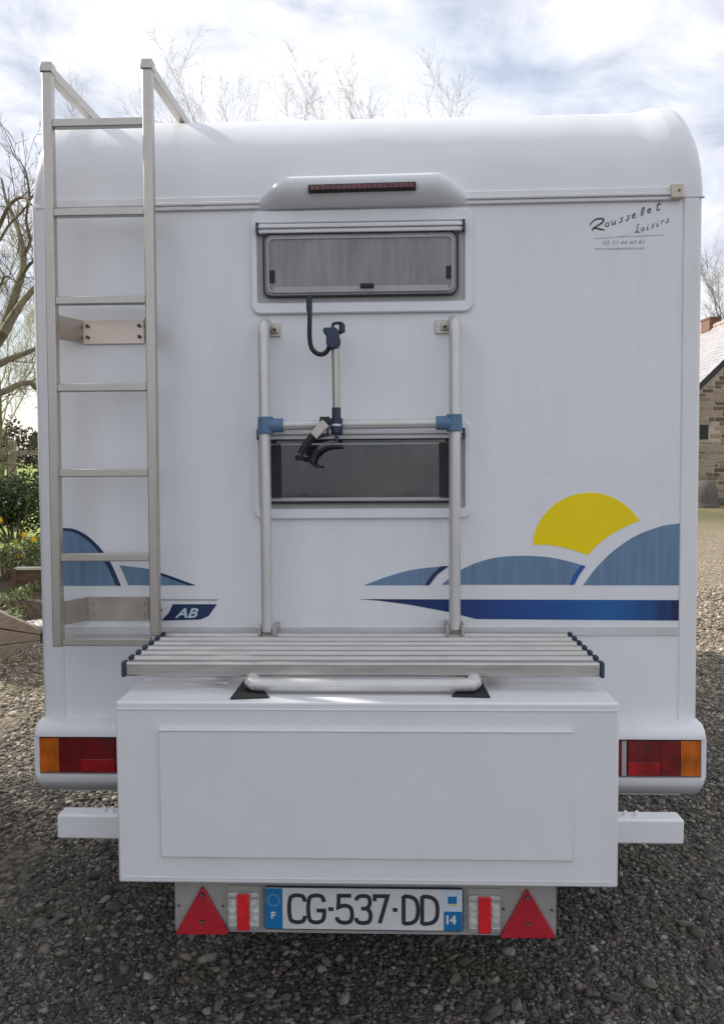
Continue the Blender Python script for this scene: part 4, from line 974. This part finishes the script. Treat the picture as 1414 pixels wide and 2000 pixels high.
# stone round-topped trough by the wall, and plinth
M['granite'] = mat('grey_granite', (.13, .115, .10), .9, var=.25, vscale=14, bump=.4)
def px_w(px, py, D): return at(px, py, D)
c = at(1378, 985, 25.6)
ms = MB(); n = 20; prof = [(.0, .86), (.12, .85), (.26, .78), (.36, .62), (.40, .4), (.40, .12), (.44, .11), (.46, 0)]
vsx = [(r_ * math.cos(2 * PI * k / n), r_ * math.sin(2 * PI * k / n), z_) for k in range(n) for r_, z_ in prof]
m_ = len(prof); ms.add(vsx, [(k * m_ + i, k * m_ + i + 1, ((k + 1) % n) * m_ + i + 1, ((k + 1) % n) * m_ + i) for k in range(n) for i in range(m_ - 1)])
o = ms.build('stone_well_cap', M['granite'], smooth=True); o.location = (c.x - .05, 25.6, 0); tag(o, 'rounded grey granite block on a plinth at the foot of the stone house', 'stone block')
bench = MB().box(11.9, 14.5, 26.3, 26.7, .16, .22).box(12.3, 12.5, 26.35, 26.65, -.02, .159).box(13.9, 14.1, 26.35, 26.65, -.02, .159).build('stone_bench', M['granite']); tag(bench, 'low pale stone slab bench along the house wall', 'bench')

# ================================================================== TREES
def bark(name, col): return mat(name, col, .9, var=.25, vscale=5, spec=.2, bump=.5, bscale=20)
M['bark'] = bark('mossy_bark', (.17, .145, .085)); M['bark2'] = bark('grey_bark', (.16, .145, .13)); M['twig'] = bark('twig_brown', (.17, .145, .12))
M['twig_far'] = bark('twig_grey_faded', (.50, .475, .46)); M['twig_yellow'] = bark('twig_olive', (.42, .38, .24))  # twig_far paled: bright-sky glare over distant twigs put into the colour
def grow(rnd, segs, p, d, ln, r, lv, maxlv, spec):
    n = spec['n'][lv]; pts = [p.copy()]; rs_ = [r]; q = p.copy(); d = d.normalized()
    for i in range(n):
        d = (d + Vector((rnd.gauss(0, 1), rnd.gauss(0, 1), rnd.gauss(0, 1))) * spec['wob'][lv] + Vector((0, 0, spec['up'][lv]))).normalized()
        q = q + d * ln / n; pts.append(q.copy()); rs_.append(r * (1 - (1 - spec['tap']) * (i + 1) / n))
        if lv < maxlv and (i >= spec['start'][lv]):
            for _ in range(spec['kids'][lv]):
                a = rnd.uniform(*spec['ang'][lv]); ax = d.orthogonal().normalized(); ax.rotate(Matrix.Rotation(rnd.uniform(0, 2 * PI), 3, d))
                dd = d.copy(); dd.rotate(Matrix.Rotation(a, 3, ax)); base = pts[-2].lerp(q, rnd.random())
                grow(rnd, segs, base, dd, ln * rnd.uniform(*spec['len'][lv]) * (1.1 - .45 * (i / n)), max(spec['rmin'], rs_[-1] * rnd.uniform(*spec['rad'])), lv + 1, maxlv, spec)
    segs.append((lv, pts, rs_))
SPEC = dict(n=[7, 6, 5, 4, 3], wob=[.05, .10, .14, .18, .2], up=[.02, .10, .10, .08, .05], tap=.3, start=[2, 1, 0, 0, 0], kids=[3, 2, 2, 2, 0],
            ang=[(.5, 1.0), (.4, .9), (.4, .9), (.4, 1.0), (0, 0)], len=[(.4, .62), (.35, .6), (.35, .6), (.35, .6), (0, 0)], rad=(.38, .6), rmin=.004)
def tree(name, loc, h, seed, lab, m_tr, m_cr, r=.22, spec=SPEC, maxlv=4, group=None, trunkf=.75):
    rnd = random.Random(seed); segs = []
    grow(rnd, segs, Vector((0, 0, -.05)), Vector((rnd.gauss(0, .04), rnd.gauss(0, .04), 1)), h * trunkf, r, 0, maxlv, spec)
    a, b = MB(), MB()
    for lv, pts, rs_ in segs:
        (a if lv == 0 else b).tube(pts, rs_, 8 if lv == 0 else (6 if lv == 1 else 3), cap=False)
    e = empty(name, loc); a.build('trunk', m_tr, e, smooth=True)
    b.build('crown', m_cr, e, smooth=False)
    tag(e, lab, 'tree', group); return e
S2 = dict(SPEC); S2['rmin'] = .0045; S2['up'] = [.02, .14, .14, .12, .1]; S2['kids'] = [2, 2, 2, 1, 0]; S2['rad'] = (.30, .5)
G = 'bare trees behind the motorhome'
def tl(px, D): return (at(px, 900, D).x, D, 0)
tree('bare_tree', tl(590, 30), 15.2, 11, 'tallest bare tree showing above the middle of the motorhome roof', M['bark2'], M['twig_far'], .20, S2, group=G)
tree('bare_tree', tl(820, 32), 15.6, 29, 'bare tree above the motorhome roof, right of the tallest one, below the blue sky gap', M['bark2'], M['twig_far'], .18, S2, group=G)
tree('bare_tree', tl(400, 34), 14.6, 37, 'low bare tree top just above the roof beside the right ladder arm', M['bark2'], M['twig_far'], .15, S2, group=G)
tree('bare_tree', tl(235, 33), 13.6, 41, 'low bare tree top seen between the two ladder arms', M['bark2'], M['twig_far'], .15, S2, group=G)
S3 = dict(S2); S3['rmin'] = .0045; S3['up'] = [.02, .22, .2, .16, .12]
tree('bare_tree', tl(5, 24), 8.6, 52, 'olive twiggy bare tree behind the mossy branches at the left edge', M['bark'], M['twig_yellow'], .10, S3, group=G)
tree('bare_tree', tl(75, 30), 10.5, 77, 'fine grey bare tree left of the ladder behind the roof corner', M['bark2'], M['twig_far'], .09, S3, group=G)
tree('bare_tree', (23.6, 52, 0), 15.0, 58, 'dense twiggy bare tree behind the roof of the stone house', M['bark2'], M['twig'], .25, S3, group=G)
tree('bare_tree', (26.5, 56, 0), 15.5, 64, 'bare tree farther right behind the stone house', M['bark2'], M['twig'], .25, S3, group=G)
# mossy tree at the left edge: trunk out of frame, limbs reaching in
def mossy():
    rnd = random.Random(9); e = empty('mossy_tree', (at(-150, 900, 8.4).x, 8.4, 0)); off = Vector(e.location)
    tag(e, 'old tree with thick mossy limbs reaching in from the left edge', 'tree')
    A = lambda px, py, D: at(px, py, D) - off
    tr = [Vector((0, 0, -.1)), Vector((.03, 0, 1.0)), A(-110, 820, 8.4), A(-70, 745, 8.4), A(-20, 690, 8.4)]
    MB().tube(smooth_path(tr, 4), [.26 - .012 * i for i in range(17)], 12).build('trunk', M['bark'], e, smooth=True)
    limbs = [([(-20, 690), (5, 650), (22, 600), (35, 560), (46, 520), (42, 470), (30, 430), (14, 395), (4, 350)], .066, .014),
             ([(5, 655), (25, 620), (45, 590), (70, 560), (95, 520), (120, 470)], .055, .012),
             ([(40, 545), (52, 525), (66, 510), (85, 500)], .022, .01),
             ([(-70, 745), (-20, 722), (15, 703), (45, 692), (75, 680), (110, 665)], .05, .015),
             ([(-80, 790), (-20, 775), (15, 762), (40, 750), (62, 748), (68, 756), (90, 770)], .045, .02),
             ([(-110, 640), (-40, 520), (0, 440), (20, 400), (45, 385), (62, 400)], .03, .01),
             ([(46, 500), (60, 470), (52, 430), (58, 380), (50, 330)], .02, .006), ([(0, 470), (18, 440), (38, 420), (58, 395)], .015, .006),
             ([(-40, 600), (0, 560), (10, 540), (30, 548)], .016, .006)]
    segs = []; lm = MB()
    SP = dict(SPEC); SP['rmin'] = .0028; SP['n'] = [4, 4, 3, 3, 3]; SP['kids'] = [1, 1, 1, 1, 0]; SP['start'] = [0, 0, 0, 0, 0]; SP['wob'] = [.15, .2, .22, .2, .2]
    for pts, r0, r1 in limbs:
        D = 8.4; P3 = []
        for i, (a, b) in enumerate(pts): P3.append(A(a, b, D + (.25 * i * (1 if r0 > .04 else -.6) if i else 0)))
        P3 = smooth_path(P3, 4); n = len(P3); lm.tube(P3, [r0 + (r1 - r0) * i / (n - 1) + rnd.uniform(-.05, .1) * r1 for i in range(n)], 9)
        for i in range(2, n, 2):
            for _ in range(1):
                d = (P3[i] - P3[i - 1]).normalized(); dd = (d + Vector((rnd.gauss(0, .7), rnd.gauss(0, .7), rnd.gauss(.3, .7)))).normalized()
                grow(rnd, segs, P3[i], dd, rnd.uniform(.3, .7), rnd.uniform(.004, .008), 1, 3, SP)
    lm.build('limb', M['bark'], e, smooth=True)
    b = MB()
    for lv, pts, rs_ in segs: b.tube(pts, rs_, 3, cap=False)
    b.build('twigs', M['twig'], e)
mossy()

# ================================================================== LEFT GARDEN
def leafmat(name, col): 
    m = mat(name, col, .55, var=.35, vscale=9, spec=.3); m.node_tree.nodes['Principled BSDF'].inputs['Transmission Weight'].default_value = 0; return m
M['leaf_dark'] = leafmat('leaf_dark_green', (.045, .075, .025)); M['leaf_mid'] = leafmat('leaf_mid_green', (.12, .17, .06)); M['leaf_pale'] = leafmat('leaf_pale', (.24, .28, .13))
M['soil'] = mat('soil', (.09, .065, .045), .95, var=.3, vscale=12, bump=.6, bscale=30)
M['field'] = mat('field_grass', (.26, .32, .08), .9, var=.25, vscale=2, spec=.2)
M['wood'] = mat('weathered_timber', (.25, .20, .155), .85, var=.25, vscale=8, stretch=(1, 1, 8), bump=.5, bscale=20)
M['wood2'] = mat('brown_timber', (.13, .08, .048), .8, var=.25, vscale=8, stretch=(1, 1, 6), bump=.4, bscale=20)
M['slab'] = mat('pale_sandstone', (.60, .54, .48), .85, var=.15, vscale=8, bump=.4, bscale=25)
M['daff'] = mat('daffodil_yellow', (.80, .55, .03), .5, var=.15)
M['hedge'] = mat('far_hedge', (.12, .11, .075), .9, var=.4, vscale=1.5)
# raised field behind the garden
fld = MB(); nx, ny = 30, 24; vs = []
for j in range(ny + 1):
    for i in range(nx + 1):
        y = 9.2 + 90 * (j / ny) ** 2; x = -2.2 - (2 + y * .9) * (i / nx) - .12 * (y - 9)
        vs.append((x, y, .45 + .25 * min(1, (y - 9.2) / 25) + .03 * math.sin(x * 2 + y)))
fld.add(vs, [(j * (nx + 1) + i, j * (nx + 1) + i + 1, (j + 1) * (nx + 1) + i + 1, (j + 1) * (nx + 1) + i) for j in range(ny) for i in range(nx)])
fo = fld.build('field', M['field'], smooth=True); tag(fo, kind='structure')
def leaves(mb, rnd, c, rad, n, sz, mi=None, flat=1):
    for _ in range(n):
        while True:
            p = Vector((rnd.uniform(-1, 1), rnd.uniform(-1, 1), rnd.uniform(-1, 1)))
            if p.length < 1: break
        p = Vector((p.x * rad[0], p.y * rad[1], p.z * rad[2])) + Vector(c)
        d = Vector((rnd.gauss(0, 1), rnd.gauss(0, 1), rnd.gauss(0, .7))).normalized(); a = d.orthogonal().normalized(); a.rotate(Matrix.Rotation(rnd.uniform(0, 6.3), 3, d)); b = d.cross(a)
        s = sz * rnd.uniform(.6, 1.3)
        mb.add([p - a * s, p + b * s * .42 + d * s * .1, p + a * s, p - b * s * .42 + d * s * .1], [(0, 1, 2, 3)], (mi if mi is not None else rnd.choice([0, 0, 1, 2])))
def shrub(name, px, pyt, pyb, D, wpx, n, sz, mats, lab, seed, cat='shrub', group=None):
    rnd = random.Random(seed); T_, B_ = at(px, pyt, D), at(px, pyb, D); h = T_.z - B_.z; wv = wpx / F * D / 2
    e = empty(name, (T_.x, D, B_.z)); mb = MB(); stm = MB()
    for k in range(14):
        c = (rnd.uniform(-wv, wv) * .75, rnd.uniform(-.35, .35), h * rnd.uniform(.22, .82)); leaves(mb, rnd, c, (wv * .42, .28, h * .22), n // 14, sz)
        stm.tube([(c[0] * .3, c[1] * .3, 0), (c[0] * .8, c[1] * .8, c[2] * .6), c], [.014, .009, .004], 5)
    mb.build('foliage', [M[k] for k in mats], e); stm.build('stems', M['bark'], e); tag(e, lab, cat, group); return e
shrub('evergreen_bush', 25, 915, 1060, 8.8, 200, 6500, .030, ('leaf_dark', 'leaf_mid', 'leaf_dark'), 'dense dark evergreen bush behind the daffodils', 4, 'bush')
shrub('garden_shrub', -30, 830, 980, 9.4, 110, 900, .026, ('leaf_mid', 'leaf_pale', 'twig'), 'thin pale leafed shrub beside the fence at the left edge', 5)
def lowplant(px, py, D, seed, lab, mats, w=60, h=45, n=500, sz=.022):
    return shrub('border_plant', px, py - h, py, D, w, n, sz, mats, lab, seed, 'plant', 'low plants in the border')
lowplant(8, 1130, 8.0, 21, 'green leafy plant left of the brown timber planter', ('leaf_mid', 'leaf_pale', 'leaf_dark'), 70, 60)
lowplant(55, 1110, 8.2, 22, 'green clump right behind the brown timber planter', ('leaf_mid', 'leaf_pale', 'leaf_mid'), 60, 70, 700)
lowplant(15, 1188, 7.5, 23, 'pale low plant in front of the planter at the left edge', ('leaf_pale', 'leaf_mid', 'leaf_mid'), 60, 40)
lowplant(50, 1176, 7.5, 24, 'low clump spilling between planter and sandstone slab', ('leaf_pale', 'leaf_mid', 'leaf_pale'), 46, 42, 600)
lowplant(0, 1228, 6.7, 26, 'grass green tuft growing over the tapered timber', ('leaf_pale', 'leaf_mid', 'leaf_pale'), 45, 34, 500)
# daffodils
def make_daffodil(loc, rz, h, lean, yellow=True):
    e = empty('daffodil', loc, rz)
    lf = MB(); rnd = random.Random(int(loc[0] * 1000))
    for k in range(7):
        a = rnd.uniform(0, 6.3); r_ = rnd.uniform(.03, .09); hh_ = h * rnd.uniform(.6, .95)
        p = [Vector((0, 0, 0)), Vector((math.cos(a) * r_ * .4, math.sin(a) * r_ * .4, hh_ * .55)), Vector((math.cos(a) * r_, math.sin(a) * r_, hh_))]
        s = Vector((-math.sin(a), math.cos(a), 0)) * .007
        lf.add([p[0] - s, p[0] + s, p[1] + s, p[1] - s, p[2]], [(0, 1, 2, 3), (3, 2, 4)])
    lf.build('leaves', M['leaf_mid'], e)
    MB().tube([(0, 0, 0), (lean * .4, 0, h * .6), (lean, -.01, h)], .0035, 5).build('stem', M['leaf_mid'], e)
    f = MB(); c = Vector((lean, -.02, h))
    for k in range(6):
        a = k * PI / 3; d = Vector((math.cos(a), -.15, math.sin(a))); t = Vector((-math.sin(a), 0, math.cos(a)))
        f.add([c, c + d * .022 + t * .014, c + d * .042, c + d * .022 - t * .014], [(0, 1, 2, 3)])
    f.tube([c + Vector((0, 0, 0)), c + Vector((0, -.03, 0))], [.010, .017], 8)
    f.build('flower', M['daff'], e); return e
rd = random.Random(2)
for k, (px_, py_) in enumerate([(53, 1044), (64, 1053), (72, 1068), (58, 1068), (32, 1058), (12, 1072), (3, 1062), (44, 1086), (22, 1092), (9, 1016)]):
    D = 8.35 + rd.uniform(-.25, .15); p = at(px_, py_, D); h = p.z - .52
    e = make_daffodil((p.x, D, .52), rd.uniform(-.6, .6), h, rd.uniform(-.03, .03))
    tag(e, ['yellow daffodil at the top of the bright clump beside the motorhome corner', 'yellow daffodil just right of and below the topmost one of the clump', 'yellow daffodil nearest to the motorhome corner trim', 'yellow daffodil at the bottom of the bright clump near the motorhome',
            'yellow daffodil standing alone midway between the clump and the left edge', 'lower of the two yellow daffodils near the left edge', 'yellow daffodil cut by the left edge of the view', 'low yellow daffodil right above the timber planter',
            'lowest yellow daffodil, among leaves left of the planter', 'tall yellow daffodil high against the dark bush at the left edge'][k], 'daffodil', 'daffodils in the border')
# raised bed of soil
a = at(-200, 1150, 8.0)
bed = MB(); bed.hexa([(-7.5, 6.9, -.02), (-2.75, 6.95, -.02), (-2.72, 9.4, -.02), (-7.5, 9.4, -.02)], [(-7.5, 7.3, .36), (-2.85, 7.25, .30), (-2.85, 9.4, .54), (-7.5, 9.4, .54)])
bo = bed.build('flower_bed', M['soil']); tag(bo, kind='structure')
pl = empty('timber_planter', (at(56, 1130, 7.65).x, 7.65, 0))
p0_, p1_ = at(34, 1158, 7.65), at(80, 1112, 7.65)
for k in range(2):
    zA = p0_.z + (p1_.z - p0_.z) * k / 2; zB = p0_.z + (p1_.z - p0_.z) * (k + .94) / 2
    MB().box(p0_.x - pl.location.x, p1_.x - pl.location.x + .3, -.03, .0, zA, zB).build('plank', M['wood2'], pl, bevel=.004)
MB().box(p0_.x - pl.location.x - .03, p0_.x - pl.location.x + .02, -.05, .03, p0_.z - .1, p1_.z + .01).build('post', M['wood2'], pl)
MB().box(p0_.x - pl.location.x, p1_.x - pl.location.x + .3, -.05, .05, p1_.z, p1_.z + .02).build('top_board', M['slab'], pl)
tag(pl, 'low brown timber planter edge with pale top board in front of the daffodils', 'planter')
# tapered timber edging and slab
q = [at(-60, 1318, 5.9), at(80, 1262, 6.9)]
tp = [at(-60, 1168, 5.9), at(80, 1230, 6.9)]
tb = MB(); bk = Vector((-.25, .35, 0)); 
nbd = 3
tim = empty('timber_edging', (q[0].x, q[0].y, 0)); off = Vector(tim.location)
for k in range(nbd):
    f0, f1 = k / nbd, (k + .95) / nbd
    a0_, a1_ = q[0].lerp(tp[0], f0), q[0].lerp(tp[0], f1); b0_, b1_ = q[1].lerp(tp[1], f0), q[1].lerp(tp[1], f1)
    ins = Vector((-.004 * (k % 2), .006 * k, 0))
    MB().hexa([a0_ - off + ins, b0_ - off + ins, b0_ + bk - off, a0_ + bk - off], [a1_ - off + ins, b1_ - off + ins, b1_ + bk - off, a1_ + bk - off]).build('board', M['wood'], tim, bevel=.006)
tag(tim, 'weathered tapering timber edging at the lower left, beside the gravel', 'timber edging')
s4 = [at(-10, 1200, 7.3), at(90, 1226, 6.95), at(90, 1186, 7.35), at(30, 1180, 7.9)]
zz_ = .27
sl = MB().hexa([(p.x, p.y, zz_ - .1 - .1 * (i in (1,))) for i, p in enumerate(s4)], [(p.x, p.y, p.z) for p in s4]).build('stone_slab', M['slab'], bevel=.01)
tag(sl, 'pale sandstone slab between the timber edging and the border plants', 'slab')
# fence
fe = empty('field_fence', (at(24, 900, 12).x, 12, .45)); tag(fe, 'wooden post and rail fence with wire in front of the field', 'fence')
for k, dx in enumerate((-4.2, -2.1, 0, 2.1)):
    MB().box(dx - .05, dx + .05, -.05, .05, -.2, at(24, 870, 12).z - .45 + .08).build('post', M['wood'], fe, bevel=.006)
for pyr in (884,):
    z_ = at(24, pyr, 12).z - .45; MB().box(-5, 3.0, -.075, -.051, z_ - .04, z_ + .035).build('rail', M['wood'], fe, bevel=.004)
for pyr in (908, 812):
    z_ = at(24, pyr, 12).z - .45; 
    if pyr == 908: MB().tube([(-5, -.055, z_), (3, -.055, z_)], .006, 5).build('wire', M['rust'], fe)
# far hedge
hd = MB(); rnd = random.Random(31)
for k in range(46):
    x = -36 + k * .9; h = rnd.uniform(2.8, 4.4); leaves(hd, rnd, (x - 2, 60 + rnd.uniform(-1, 1), .6 + h * .45), (1.1, .9, h * .55), 420, .2)
ho = hd.build('far_hedge', [M['hedge'], M['leaf_dark'], M['twig']]); tag(ho, 'brown winter hedgerow on the far side of the field', 'hedge', kind='stuff')
# thin canes in the border
for k, (a, b, c_, d) in enumerate(((20, 925, 75, 862), (0, 1000, 60, 925), (30, 1010, 78, 930), (14, 830, 18, 1110))):
    p, q_ = at(a, b, 9.0), at(c_, d, 9.0)
    st_ = p.lerp(q_, .5); base = p if p.z < q_.z else q_; top = q_ if p.z < q_.z else p
    e = MB().tube([Vector((0, 0, 0)), top - base], .008, 6).build('garden_cane', M['twig'], None); e.location = base
    tag(e, ['thin leaning bare cane nearest the fence rail', 'thin leaning bare cane over the dark bush', 'lower leaning bare cane against the dark bush', 'upright bare stem at the left edge rising past the bush'][k], 'cane', 'bare canes in the border')

# evergreen hedge added out of view on the left to shade the gravel
hg = empty('added_shade_hedge', (-5.0, 2.2, 0)); hm = MB(); hs_ = MB(); rnd = random.Random(77)
for k in range(30):
    cy = -3.2 + 6.4 * k / 29
    for zc in (.5, 1.3, 2.1, 2.9, 3.7, 4.4):
        leaves(hm, rnd, (rnd.uniform(-.2, .2), cy + rnd.uniform(-.15, .15), zc + rnd.uniform(-.2, .2)), (.55 if zc < 4 else .4, .38, .62), 170, .10)
    if k % 3 == 0: hs_.tube([(0, cy, -.1), (rnd.uniform(-.1, .1), cy, 2), (rnd.uniform(-.15, .15), cy, 4.3)], [.07, .05, .02], 6)
hm.build('foliage', [M['leaf_dark'], M['leaf_mid'], M['leaf_dark']], hg); hs_.build('stems', M['bark'], hg)
tag(hg, 'added evergreen hedge out of view on the left, put there to shade the gravel drive', 'hedge')
